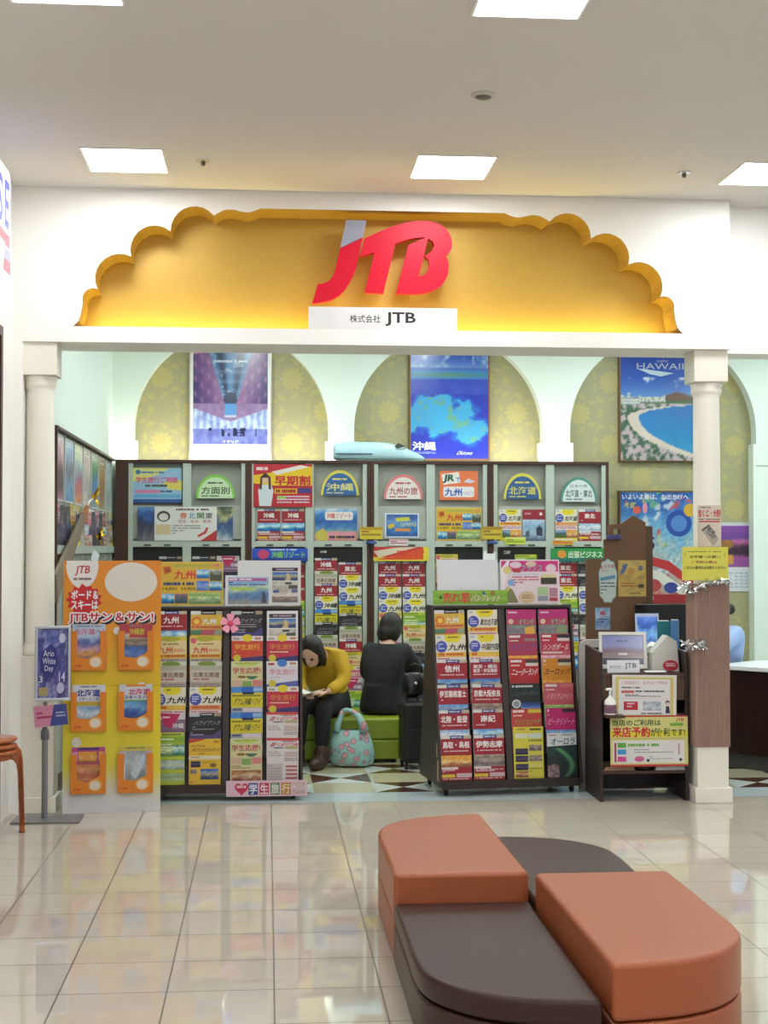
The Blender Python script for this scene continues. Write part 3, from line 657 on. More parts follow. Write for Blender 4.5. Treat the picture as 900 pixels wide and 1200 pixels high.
def c_city(w=.21, h=.297, seed=0):
    P = Print(w, h, '#eceae8', .012 if h == .297 else .004); P.rect(.07, .07, .86, .09, '#3a2a3a').bars(.2, .1, .6, .035, 1, '#c9b4c4', .8, seed)
    f = photo(CITY, seed, .12); P.pic(.07, .18, .86, .21, lambda u, v: (214, 186, 138) if abs(u - .62) < .07 * (.6 + v) and v > .12 else f(u, v), 14, 8)
    P.pic(.07, .41, .86, .34, photo(pal('#d8d4c8', '#b0a898', '#e2ddd2'), seed + 1, .4, 4), 10, 6).rect(.5, .43, .22, .05, '#4a4640').rect(.62, .5, .3, .09, '#5a554c').rect(.1, .62, .2, .07, '#4a5ea4').rect(.72, .6, .2, .09, '#6a6f9a').pic(.07, .77, .86, .16, photo(TOWN, seed), 10, 4); return P
def c_wht(seed=0):
    P = Print(.21, .297, '#e4dedb', .012); P.rect(0, 0, 1, .055, '#d94440').bars(.45, .06, .5, .04, 1, '#6a5a5a', .6, seed).text('選べる!', .06, .1, .5, .09, '#c8506a', .02, .2).bars(.2, .2, .35, .05, 1, '#5a5a66', .6, seed).pic(.58, .1, .4, .14, photo(PINK, seed), 5, 4)
    P.bars(.05, .3, .42, .12, 3, '#a09a98', .4, seed).rect(.55, .3, .42, .12, '#cdb9b4').bars(.55, .44, .42, .08, 2, '#8a7a78', .5, seed + 1).rect(0, .56, .5, .4, '#c9bfbc').bars(.05, .6, .4, .3, 5, '#aaa09e', .4, seed)
    for k in range(4): P.rect(.6, .6 + .085 * k, .36, .045, '#c06a6a')
    return P
def c_mgy(seed=0, extra='#e8b43c'):
    P = Print(.21, .297, '#7d8c84', .012, '#d8c4c8'); P.rect(0, 0, 1, .22, '#c02e78').bars(.05, .05, .3, .05, 1, '#f0c4d8', .8, seed).rect(.0, .22, 1, .14, '#b8445c').ell(.14, .28, .09, .06, '#e8c8b4').text('オランダ', .42, .22, .5, .13, '#8fb8a0', .03)
    P.pic(0, .38, 1, .24, photo(pal('#7f9c8c', '#98708a', '#6f8a80', '#b08a9a'), seed, .4), 9, 6).poly([(.6, .42), (.92, .38), (.96, .56), (.62, .6)], extra).pic(0, .62, 1, .38, photo(pal('#8a9a94', '#6c7f80', '#8a7a9a'), seed), 9, 6); return P
def c_block(bgc, title, tcol, top='#c9c0bc', strip='#2e2a30', low=MTN, seed=0, mid=None):
    P = Print(.21, .297, bgc, .012, '#ddd4d0'); P.bars(.05, .03, .38, .06, 1, '#f4ece8', .9, seed).rect(.55, .02, .45, .08, strip).rect(.56, .1, .42, .07, top).bars(.06, .14, .3, .035, 1, '#f0d8d4', .8, seed)
    P.text(title, .06, .23, .86, .15, tcol, .02, .08)
    if mid: P.rect(0, .4, 1, .09, mid).bars(.06, .42, .86, .05, 1, '#f0e6e2', .7, seed)
    P.pic(0, .5, 1, .5, photo(low, seed), 10, 8); return P
def c_nz(seed=0):
    P = Print(.21, .297, '#20262a', .012, '#9a9a9a'); P.bars(.06, .04, .7, .05, 1, '#c9d0d0', .9, seed).text('ニュージーランド', .08, .17, .84, .11, '#5c7466', .0, .1).ell(.2, .46, .15, .1, '#d8d8d4').ell(.2, .46, .1, .065, '#8f9aa8').pic(0, .58, 1, .1, photo(pal('#2c4f9c', '#7fa0d8'), seed), 9, 3).pic(.35, .42, .65, .18, photo(pal('#1c2b4a', '#3a62b4', '#8fb0dc'), seed + 1, .2), 8, 5).pic(0, .66, 1, .34, photo(pal('#2f5fb0', '#e4eaf0', '#39506a'), seed), 9, 5); return P
def c_ytall(seed=0):
    P = Print(.21, .345, '#e0d548', .012); P.bars(.1, .03, .3, .04, 1, '#c0784a', .8, seed).rect(.55, .035, .38, .035, '#4a4a34').rect(.05, .13, .42, .09, '#e4e4cc').rect(.5, .13, .45, .09, '#d4e0d4').bars(.5, .25, .44, .05, 1, '#7a7a30', .7, seed)
    for k, (u, v) in enumerate(((.06, .42), (.52, .35), (.06, .56), (.52, .55), (.06, .72))): P.pic(u, v, .42, .12, photo(TOWN if k % 2 else NIGHT, seed + k), 6, 4)
    P.rect(.52, .72, .42, .06, '#e4dc7c').bars(.52, .8, .42, .1, 2, '#8a8434', .5, seed).pic(.06, .86, .42, .12, photo(FOOD, seed), 6, 4); return P
def c_aur(seed=0):
    P = Print(.21, .297, '#1e2a30', .012); P.rect(0, 0, 1, .3, '#e8eaea').bars(.06, .03, .3, .03, 1, '#c05a6a', .8, seed).bars(.5, .03, .44, .03, 1, '#8a8a8a', .7, seed).text('オーロラ', .12, .11, .8, .16, '#2f6a5e', .015, .05)
    def f(u, v):
        c = mixc((32, 66, 62), (30, 34, 40), v)
        d = abs(u - (.35 + .48 * sin(v * 2.6)))
        return mixc(c, (120, 206, 130), max(0, 1 - d * 7) * (1 - .4 * v)) if not (u < .38 and v > .55 + .25 * abs(u - .2)) else mixc((90, 74, 76), (190, 160, 158), hsh(u * 30, v * 30, 4))
    P.poly([(0, .3), (1, .27), (1, .36), (.5, .37), (0, .33)], '#1f3a3a'); P.pic(0, .34, 1, .66, f, 18, 18); return P

# ------------------------------------------------------------------ rolling brochure racks
TILT = .25 / 1.18
def rack(name_l, loc, yaw, side_lbl):
    t = thing('brochure_rack', name_l, 'brochure rack', loc, yaw, 'rolling brochure racks')
    sp = [(0, .065), (0, .09), (.245, 1.268), (.39, 1.268), (.62, .09), (.62, .065)]
    for sx in (-1, 1):
        b = B(); n = len(sp); x0, x1 = (-.5, -.482) if sx < 0 else (.482, .5)
        b.add([(x0, y, z) for y, z in sp] + [(x1, y, z) for y, z in sp], [tuple(range(n)), tuple(range(2 * n - 1, n - 1, -1))] + [(i, n + i, n + (i + 1) % n, (i + 1) % n) for i in range(n)])
        s = b.build('side_panel', ESPRESSO, t, bevel=.002, seg=1)
    bb = B()
    for yy, zz in (((.075, .31), (.1, 1.26)), ((.33, .55), (1.26, .1))):
        (y0, y1), (z0, z1) = yy, zz
        bb.add([(-.482, y0, z0), (.482, y0, z0), (.482, y1, z1), (-.482, y1, z1), (-.482, y0 + .012, z0), (.482, y0 + .012, z0), (.482, y1 + .012, z1), (-.482, y1 + .012, z1)],
               [(0, 1, 2, 3), (7, 6, 5, 4), (0, 4, 5, 1), (2, 6, 7, 3), (1, 5, 6, 2), (3, 7, 4, 0)])
    bb.build('back_board', ESPRESSO, t)
    B().add([(x, y + d, z) for x in (-.03, .012) for y, z in ((.006, .1), (.246, 1.25)) for d in (0, .05)], [(0, 1, 3, 2), (4, 6, 7, 5), (0, 2, 6, 4), (1, 5, 7, 3), (2, 3, 7, 6), (0, 4, 5, 1)]).build('centre_post', ESPRESSO, t)
    B().box(-.482, .482, .24, .39, 1.245, 1.262).build('top_board', ESPRESSO, t)
    B().box(-.482, .482, .004, .616, .066, .088).box(-.482, .482, .0, .014, .05, .105).build('base_board', ESPRESSO, t)
    for r in range(6):
        zt_ = 1.236 - .167 * r; zb_ = zt_ - .297; yb = (zt_ - .09) * TILT - .026
        for x0, x1 in ((-.482, -.032), (.014, .482)): B().box(x0, x1, yb - .013, yb + .04, zb_ - .006, zb_ - .002).build('ledge', ESPRESSO, t)
    for x in (-.44, .44):
        for y in (.06, .55):
            c = B().box(x - .016, x + .016, y - .012, y + .02, .045, .067).build('caster', CHROME, t)
            w = B().cyl((x - .011, y + .014, .026), (x + .011, y + .014, .026), .026, n=20).build('wheel', RUBBER, c, bevel=.003)
    return t
ROWS = ['top', 'second', 'third', 'fourth', 'fifth', 'bottom']
def fill_rack(t, spec, where, group):
    M = Matrix.Translation(t.location) @ RZ(t.rotation_euler.z)
    cache = {}
    for ci, (cx, col, cname) in enumerate(zip((-.378, -.145, .130, .366), spec, ('outer left', 'inner left', 'inner right', 'outer right'))):
        for r, (desc, key, fn) in enumerate(col):
            if key not in cache: cache[key] = fn().data('brochure cover')
            zt_ = 1.236 - .167 * r; hh = max(v.co.z for v in cache[key].vertices)
            zb_ = zt_ - .297; yb = (zt_ - .09) * TILT - .026
            j = (random.random() - .5) * .006
            put('brochure', cache[key], M @ T((cx + j, yb, zb_)) @ RX(R(-5)) @ RY(R((random.random() - .5) * 1.2)),
                f'{desc} travel brochure, {ROWS[r]} row, {cname} column of {where}', 'brochure', group)
Lrack = rack('dark brown rolling brochure rack left of the shop entrance, behind the yellow stand', (-.262, 9.62, 0), 0, 'left')
Lc = [
 [('dark red', 'r1', lambda: c_red('九州', SEA, 1)), ('pale yellow and orange', 'ky', lambda: c_kyuy(2)), ('pale beige green topped', 'pa', lambda: c_pale(3)), ('cream, blue circled', 'ci', lambda: c_circ('九州', 4)), ('purple and magenta', 'mg', lambda: c_mag(5)), ('lime green', 'gr', lambda: c_green(6))],
 [('golden yellow black topped', 'or', lambda: c_org(7)), ('pale yellow and orange', 'ky', None), ('pale beige green topped', 'pa', None), ('cream, blue circled', 'ci2', lambda: c_circ('九州', 9, False)), ('black and purple', 'dk', lambda: c_dark(10)), ('golden yellow', 'ye', lambda: c_yel(11))],
 [('black and violet', 'dk2', lambda: c_dark(12, '#4a3f86')), ('orange red student', 's1', lambda: c_stu(seed=13)), ('pale green student', 'ch', lambda: c_cheer(14)), ('blue topped yellow', 'bl', lambda: c_blue(15)), ('blue topped yellow', 'bl', None), ('pale green student', 'ch', None)],
 [('white skyline photo', 'cy', lambda: c_city(seed=16)), ('crimson student', 's2', lambda: c_stu('#c62c4c', '#e08a3c', '#ecd62c', seed=17)), ('white student', 's3', lambda: c_stu('#e2dde4', '#dc8a9c', '#4a88d4', True, 18)), ('crimson student', 's2', None), ('white and red', 'wh', lambda: c_wht(19)), ('white and red', 'wh', None)]]
fill_rack(Lrack, Lc, 'the left rolling rack', 'brochures in the left rolling rack')
Rrack = rack('dark brown rolling brochure rack right of the entrance, turned slightly toward it', (1.645, 9.69, 0), R(6.5), 'right')
Rc = [
 [('golden yellow black topped', 'or', lambda: c_org(27)), ('cream, blue circled', 'c1', lambda: c_circ('九州', 24)), ('dark red', 'a1', lambda: c_red('信州', MTN, 21)), ('dark red', 'a2', lambda: c_red('伊豆箱根富士', MTN, 22)), ('dark red', 'a3', lambda: c_red('北陸・能登', SNOW, 23)), ('dark red coast photo', 'a4', lambda: c_red('鳥取・島根', SUN, 25))],
 [('cream, blue circled', 'c2', lambda: c_circ('東北北海道', 26)), ('cream, blue circled', 'c3', lambda: c_circ('中国四国', 28)), ('dark red two line', 'a5', lambda: c_red('東京・横浜', CITY, 29, two='東京・伊豆箱根')), ('dark red', 'a6', lambda: c_red('京都大阪奈良', TOWN, 30)), ('dark red', 'a7', lambda: c_red('南紀', SEA, 31)), ('dark red street photo', 'a8', lambda: c_red('伊勢志摩', TOWN, 32))],
 [('magenta topped green', 'm1', lambda: c_mgy(33)), ('crimson and tan', 'b1', lambda: c_block('#b03a54', 'タスマニア!', '#7a4a9c', low=SUN, seed=34, strip='#b03a54', top='#9c7f78')), ('bright red', 'b2', lambda: c_block('#c02a30', 'ニュージーランド', '#f6ecec', strip='#4a4a3c', top='#e6d8d4', low=pal('#b02a30', '#9c262c', '#a82c34'), seed=35)), ('black mountain', 'nz', lambda: c_nz(36)), ('red and yellow', 'b3', lambda: c_block('#c8443c', 'アメリカカナダ', '#98a04a', strip='#d8c83c', top='#c8443c', low=TOWN, seed=37)), ('tall yellow', 'yt', lambda: c_ytall(38))],
 [('magenta topped grey', 'm2', lambda: c_mgy(39, '#8aa070')), ('red and white', 'b4', lambda: c_block('#c4344a', 'シンガポール', '#f0d0d0', strip='#2a2a34', top='#e0d8d8', low=PINK, seed=40, mid='#d06a78')), ('orange', 'b5', lambda: c_block('#dc9030', 'ヨーロッパ', '#5a3a1c', strip='#4a4046', top='#d8c8a8', low=SUN, seed=41)), ('salmon pink', 'b6', lambda: c_block('#cf5f6c', 'イタリアスペイン', '#ecb0b4', strip='#d87f86', top='#cf5f6c', low=GREEN, seed=42)), ('magenta and blue', 'b7', lambda: c_block('#cc2c74', 'ビーチリゾート', '#f0a8c8', strip='#3a3440', top='#cc2c74', low=SEA, seed=43)), ('dark green aurora', 'au', lambda: c_aur(44))]]
fill_rack(Rrack, Rc, 'the right rolling rack', 'brochures in the right rolling rack')
# worn edge on the right rack
wk = B(); wk.box(-.5025, -.4995, .04, .062, .10, .24).box(-.5025, -.4995, .072, .09, .26, .35).build('worn_edge', mat('bare chipboard', (196, 160, 112), .7, var=.2), Rrack)['label'] = 'bare tan chipped edge'

# boards standing on top of the racks
def board(px0, Y, P_fn, label, cat, name, group=None, rz=0., rx=-4., zfix=None, **k):
    x, z, w, h = pbox(*px0, Y); P = P_fn(w, h)
    return put(name, P.data(name), T((x, Y, z if zfix is None else zfix)) @ RZ(rz) @ RX(R(rx)), label, cat, group)
def p_kyushu(w, h):
    P = Print(w, h, '#e6c75a', .005, '#d8d4c4'); P.rect(.02, .03, .96, .94, '#e4b83e').rect(.2, .06, .6, .06, '#b8b84a').poly([(.05, .12), (.17, .1), (.19, .24), (.07, .3)], '#d8702c').text('得', .08, .14, .08, .12, '#8a3c1c')
    P.text('九州', .23, .2, .33, .2, '#d8402c', .03).bars(.06, .47, .5, .08, 1, '#3f4470', .85, 1).rect(.04, .57, .54, .09, '#ecc22c').text('14,800  34,800', .05, .58, .52, .08, '#3a3428', .02)
    P.pic(.58, .18, .2, .2, photo(SEA, 2), 7, 5).pic(.79, .18, .19, .26, photo(pal('#d8e0d8', '#44503a', '#5a5a44'), 3), 6, 6).pic(.58, .44, .19, .22, photo(pal('#4a6fd0', '#8fb4e4', '#4a6fb0'), 4), 6, 5).pic(.78, .46, .2, .2, photo(SEA, 9), 6, 5)
    P.pic(.03, .73, .2, .22, photo(SEA, 5), 6, 5).pic(.24, .73, .2, .22, photo(pal('#b8708a', '#4a5f6c', '#2f4f5a'), 6), 6, 5).pic(.46, .7, .5, .26, photo(GREEN, 7), 12, 5).text('JTB', .82, .06, .12, .07, '#d8608a', .02); return P
YT = 9.62 + .30
board((187, 660.5, 261.5, 712), YT, p_kyushu, 'yellow landscape sign for Kyushu trips standing on the left rolling rack', 'sign', 'topper_sign', zfix=1.27)
board((278.5, 659.5, 352.5, 712), YT + .02, lambda w, h: Print(w, h, '#eeeeea', .004), 'white backing sheet standing at the right end of the left rolling rack', 'sign', 'topper_sheet', zfix=1.27)
def p_sea(w, h):
    P = Print(w, h, '#e8ecee', .004); P.pic(.06, .06, .9, .9, photo(pal('#b9cfe4', '#7fb0dc', '#cfe0b0', '#5a88b8', '#6a86b0', '#a8a08c'), 8, .14), 14, 10)
    P.rect(.07, .1, .84, .09, '#c05a9c').bars(.08, .115, .8, .06, 1, '#f0d8ec', .8, 3).bars(.08, .22, .82, .14, 2, '#3f5aa4', .55, 5).rect(.12, .4, .5, .09, '#bcd45a').poly([(.82, .55), (.88, .55), (.92, .92), (.8, .92)], '#4a4f66'); return P
board((264, 676.5, 317, 712), YT - .02, p_sea, 'small sea view sign standing in front of the white sheet on the left rack', 'sign', 'topper_sign', zfix=1.27)
board((316.5, 664.5, 351.5, 712), YT - .004, lambda w, h: c_city(w, h, 20), 'upright skyline poster standing on the right end of the left rack', 'sign', 'topper_sign', zfix=1.27)
Mr = Matrix.Translation(Rrack.location) @ RZ(Rrack.rotation_euler.z)
def on_rack(u0, u1, zh, Pf, label, y, name='topper_sign', z0=1.27):
    P = Pf(u1 - u0, zh); put(name, P.data(name), Mr @ T(((u0 + u1) / 2, y, z0)) @ RX(R(-4)), label, 'sign')
on_rack(-.435, 0, .31, lambda w, h: Print(w, h, '#f0f1f4', .005), 'blank white sign board standing on the left half of the right rolling rack', .335, 'blank_board')
def p_uresuji(w, h):
    P = Print(w, h, '#8cbc38', .004)
    for k in range(4): P.rect(0, .1 + .24 * k, 1, .05, '#79a82e' if k % 2 else '#a4cc52')
    P.text('売れ筋', .13, .15, .36, .7, '#e03a3c', .03, .0).text('パンフレット', .5, .3, .39, .5, '#f2c8c4', .03, .06).ell(.1, .5, .02, .12, '#3f5f20').ell(.68, .2, .02, .12, '#3f6a80').ell(.8, .2, .03, .14, '#b86a2c'); return P
on_rack(-.475, .055, .098, p_uresuji, 'green banner with red lettering in front of the blank white board', .30, 'topper_banner')
def p_pink(w, h):
    P = Print(w, h, '#f4dfe6', .005, '#f4f0f0'); P.rect(.02, .03, .96, .24, '#d8368c').poly([(.02, .9), (.02, .2), (.12, .03), (.16, .03), (.08, .5)], '#fbf4f8').ell(.12, .24, .07, .09, '#e8d88c').ell(.26, .12, .1, .07, '#f0d4e8').ell(.52, .1, .09, .07, '#ecc8b8').ell(.86, .2, .09, .1, '#f4d8e0')
    P.text('フランス', .35, .13, .36, .13, '#7fb8a4', .04).rect(.22, .21, .12, .08, '#b8443c').rect(.15, .31, .52, .05, '#d8dcec').bars(.2, .38, .45, .24, 4, '#d86a84', .5, 3).ell(.18, .52, .06, .08, '#8fb8e4').rect(.68, .33, .27, .08, '#e8d8a4').pic(.68, .41, .27, .15, photo(pal('#4a4a34', '#2f3024', '#5a5234'), 3), 8, 4)
    P.poly([(.03, .97), (.05, .75), (.12, .6), (.2, .68), (.3, .97)], '#8a8a5a').poly([(.08, .75), (.12, .6), (.16, .66)], '#d8d86a').ell(.44, .85, .14, .14, '#e0c49c').rect(.62, .62, .18, .18, '#b8d49c').rect(.62, .82, .18, .12, '#9aa0a8').rect(.82, .64, .14, .2, '#c08a98').rect(.82, .86, .14, .08, '#b83a4c').bars(.36, .8, .16, .1, 2, '#a07a5a', .5, 2); return P
on_rack(.015, .445, .31, p_pink, 'pink and white illustrated sign standing on the right half of the right rack', .33)
# pink label strip at the foot of the left rack, pink paper flower
def p_gaku(w, h):
    P = Print(w, h, '#ecc6d4', .004)
    hp = [(.19 + .085 * (16 * sin(a) ** 3) / 16, .5 - .42 * (13 * cos(a) - 5 * cos(2 * a) - 2 * cos(3 * a) - cos(4 * a)) / 15) for a in [i * 2 * pi / 30 for i in range(30)]]
    P.poly(hp, '#d42c5c').bars(.13, .3, .12, .2, 1, '#f8d8e0', .8, 1)
    for k, (ch, a, b_) in enumerate((('学', '#2c4a9c', '#f4f4f8'), ('生', '#c43a5c', '#f8ecec'), ('旅', '#6a8c5c', '#e8eadc'), ('行', '#c88a3c', '#f4e4c4'))):
        P.rect(.275 + .135 * k, .15, .115, .75, a).text(ch, .285 + .135 * k, .22, .095, .62, b_, .03)
    P.pic(.82, .12, .15, .76, photo(pal('#d8b8a0', '#e4ccd8', '#c8a890'), 3), 6, 5); return P
board((265, 914.5, 360, 933), 9.60, p_gaku, 'long pink label strip with a red heart on the foot of the left rack', 'sign', 'label_strip', rx=0)
pf = at(270, 731, 9.80); fl = thing('paper_flower', 'pink paper flower stuck to the centre post of the left rolling rack', 'decoration', (pf.x, 9.806, pf.z))
fl.rotation_euler = (R(-8), 0, R(0))
pb_ = B()
for k in range(5):
    a = 2 * pi * k / 5 + .3
    pb_.add([(0, -.012, 0)] + [(.068 * r * cos(a + d), -.012 - .012 * r, .068 * r * sin(a + d)) for d, r in ((-.55, .62), (-.42, .95), (-.12, 1.0), (0, .88), (.12, 1.0), (.42, .95), (.55, .62))] + [(0, -.004, 0)], [tuple(range(8)), tuple([8] + list(range(7, 0, -1)))])
pb_.build('petals', mat('pink paper', (236, 158, 178), .7), fl)
B().lathe([(.022, 0), (.02, .006), (.008, .012)], n=10).build('flower_centre', mat('deep pink paper', (206, 70, 100), .7), fl, rot=(pi / 2, 0, 0)).location = (0, -.014, 0)

# ------------------------------------------------------------------ yellow cardboard brochure stand
cp = Vector((-.972, 9.285, 0)); SW, SH = .605, 1.58
stand = thing('cardboard_stand', 'tall yellow and orange cardboard brochure stand with six pockets', 'brochure stand', cp, R(4))
P = Print(SW, SH, '#f4d838', .022, '#d8d4cc')
P.pic(0, 0, 1, 1, lambda u, v: ramp([(0, (246, 150, 44)), (.25, (246, 160, 40)), (.45, (246, 205, 46)), (.6, (246, 222, 44)), (.82, (240, 228, 70)), (.9, (236, 234, 196)), (.95, (238, 238, 236)), (1, (238, 238, 240))], v + .02 * sin(u * 5)), 3, 60)
P.ell(.19, .015, .165, .095, '#fbf6f0', 24, 0, pi).rect(.03, 0, .32, .018, '#fbf6f0')
P.text('JTB', .11, .02, .15, .04, '#d23a34', .02, .12).bars(.1, .068, .18, .01, 1, '#8a6a6a', .9, 2)
st = []
for i in range(26):
    a = 2 * pi * i / 26; k = 1.0 if i % 2 else .8; st.append((.21 + .19 * k * cos(a), .155 + .062 * k * sin(a) * (1.05 if i % 3 else .95)))
P.poly(st, '#dc2a34'); P.text('ボード＆', .08, .118, .27, .035, '#ffffff', .05).text('スキーは', .08, .158, .27, .035, '#ffffff', .05)
P.ell(.69, .085, .27, .078, '#f6efe2', 32)
def outlined(P, t, u, v, w, h, c, r):
    n = 12
    for i in range(n): P.text(t, u + r / P.w * cos(2 * pi * i / n), v + r / P.h * sin(2 * pi * i / n), w, h, c, .008)
HT = 'JTBサン＆サン!'
P.rect(0, 0, 0, 0, '#ffffff')
outlined(P, HT, .07, .215, .86, .043, '#2a2340', .013); outlined(P, HT, .06, .207, .86, .043, '#ffffff', .010); P.text(HT, .06, .207, .86, .043, '#dc2a3c', .04)
P.ell(.55, .28, .04, .016, '#f2efe6').ell(.8, .505, .05, .02, '#f4f0e6').ell(.14, .72, .05, .02, '#f2ead8').rect(0, .497, 1, .002, '#c8a832')
put('board', P.data('stand board'), Matrix(), parent=stand)
B().add([(-.22, 0, 0), (-.22, .26, 0), (-.22, 0, 1.2), (-.212, 0, 0), (-.212, .26, 0), (-.212, 0, 1.2)], [(0, 1, 2), (3, 5, 4), (0, 3, 4, 1), (1, 4, 5, 2)]).build('strut', mat('plain card', (206, 196, 176), .8), stand)
B().add([(.212, 0, 0), (.212, .26, 0), (.212, 0, 1.2), (.22, 0, 0), (.22, .26, 0), (.22, 0, 1.2)], [(0, 1, 2), (3, 5, 4), (0, 3, 4, 1), (1, 4, 5, 2)]).build('strut', mat('plain card', (206, 196, 176), .8), stand)
pw, ph = .218, .245
pk = Print(pw, ph, '#f08a24', .0008)
pk.b = B()
U = [(-pw / 2, 0), (pw / 2, 0), (pw / 2, ph), (pw / 2 - .038, ph), (pw / 2 - .038, .115), (.03, .085), (-.01, .075), (-pw / 2 + .038, .085), (-pw / 2 + .038, ph), (-pw / 2, ph)]
pm = plate_mesh(U, [], .0012); pk.b.mesh(pm, T((0, -.026, 0)), 0, inkc('#f39028'))
for x0, x1, z0, z1 in ((-pw / 2, -pw / 2 + .001, 0, ph), (pw / 2 - .001, pw / 2, 0, ph), (-pw / 2, pw / 2, 0, .001)): pk.b.box(x0, x1, -.026, 0, z0, z1, 0, inkc('#ee8420'))
pk.t = .026
pk.text('JTB', .08, .86, .2, .07, '#d43a2c', .03, .1).ell(.7, .78, .2, .16, '#f8b45a').ell(.69, .79, .15, .12, '#f6e8d2')
pkm = pk.b.data('stand pocket', INK)
def c_ski(kind):
    P = Print(.205, .285, '#dfe4ea', .008)
    if kind == 0: P.rect(0, 0, 1, .28, '#c4d4ea').bars(.1, .03, .8, .04, 1, '#8a9ab8', .8, 1).text('北海道へ!', .06, .1, .88, .13, '#d85a8a', .02).pic(0, .28, 1, .5, photo(pal('#b8d4ec', '#5a62a8', '#e0b4c4', '#e8a04a', '#6a74b0'), 2), 9, 7)
    if kind == 1: P.rect(0, 0, 1, .30, '#c4464e').bars(.3, .03, .4, .04, 1, '#8a8a8a', .8, 1).text('沖縄旅', .3, .1, .45, .14, '#d8c848', .03).pic(0, .2, .3, .1, photo(PINK), 3, 3).pic(0, .30, 1, .25, photo(TOWN), 8, 5).pic(0, .5, 1, .35, photo(pal('#3c62b0', '#7a9cd4', '#4a4a8a'), 3), 8, 5)
    if kind == 2: P.rect(0, 0, 1, .34, '#e4e8f0').bars(.25, .025, .5, .03, 1, '#4a4a6a', .8, 1).text('北海道', .14, .1, .7, .15, '#303a9a', .05).text('スキースノボ', .2, .27, .6, .07, '#3a4a9a', .02).rect(.15, .36, .7, .1, '#d0b44a').pic(.15, .47, .7, .4, photo(SNOW, 4), 7, 5)
    if kind == 3: P.rect(0, 0, 1, .3, '#d8dce4').rect(.2, 0, .6, .05, '#f09a3c').text('北海道', .28, .1, .66, .13, '#e0407a', .05).text('スキースノボ', .16, .24, .78, .08, '#303a8a', .04).rect(.15, .34, .7, .04, '#7ab04a').pic(.12, .37, .76, .5, photo(pal('#4a90d0', '#8fc0e4', '#3a62b4', '#3a4a9a', '#e0a04a'), 5), 8, 6)
    if kind == 4: P.rect(0, 0, 1, 1, '#c8508a').rect(.18, .015, .64, .05, '#4a3a8a').pic(.2, .1, .55, .25, photo(SUN, 6), 6, 5).pic(.8, .1, .18, .3, photo(SUN, 9), 3, 4).text('SKI', .22, .1, .5, .2, '#f0a03c', .03).rect(.02, .1, .15, .2, '#e8a8c4').pic(.15, .38, .7, .35, photo(pal('#d88a4a', '#e8b07a', '#c06a4a', '#e0a060'), 7), 6, 5)
    if kind == 5: P.rect(0, 0, 1, .1, '#dcc84a').bars(.2, .02, .6, .04, 1, '#7a8a4a', .8, 1).pic(.0, .1, 1, .3, photo(pal('#d8b8c8', '#b8bcc8', '#c8c8cc'), 8), 8, 5).pic(.2, .1, .6, .75, photo(pal('#a8b0b4', '#c8d4d8', '#98a4a4', '#b8b4a0'), 9), 7, 9).poly([(.35, .6), (.75, .15), (.82, .3), (.5, .75)], '#cfdde6')
    return P
MS = Matrix.Translation(cp) @ RZ(R(4))
SKI = ['pale blue and pink', 'red and grey', 'white and navy', 'pink and navy', 'magenta and orange', 'pale grey']
for k in range(6):
    u = (.262, .743)[k % 2]; v = (.44, .682, .925)[k // 2] ; v = (786 - 658, 857 - 658, 929.5 - 658)[k // 2] / 294.5
    x_ = (u - .5) * SW; z_ = SH * (1 - v)
    put('pocket', pkm, T((x_, -.0245, z_)), parent=stand)
    put('brochure', c_ski(k).data('ski brochure'), MS @ T((x_, -.0265, z_ + .003)) @ RX(R(-1)),
        f'{SKI[k]} brochure in the {("upper", "middle", "lower")[k // 2]} {("left", "right")[k % 2]} pocket of the yellow cardboard stand', 'brochure', 'brochures in the cardboard stand')

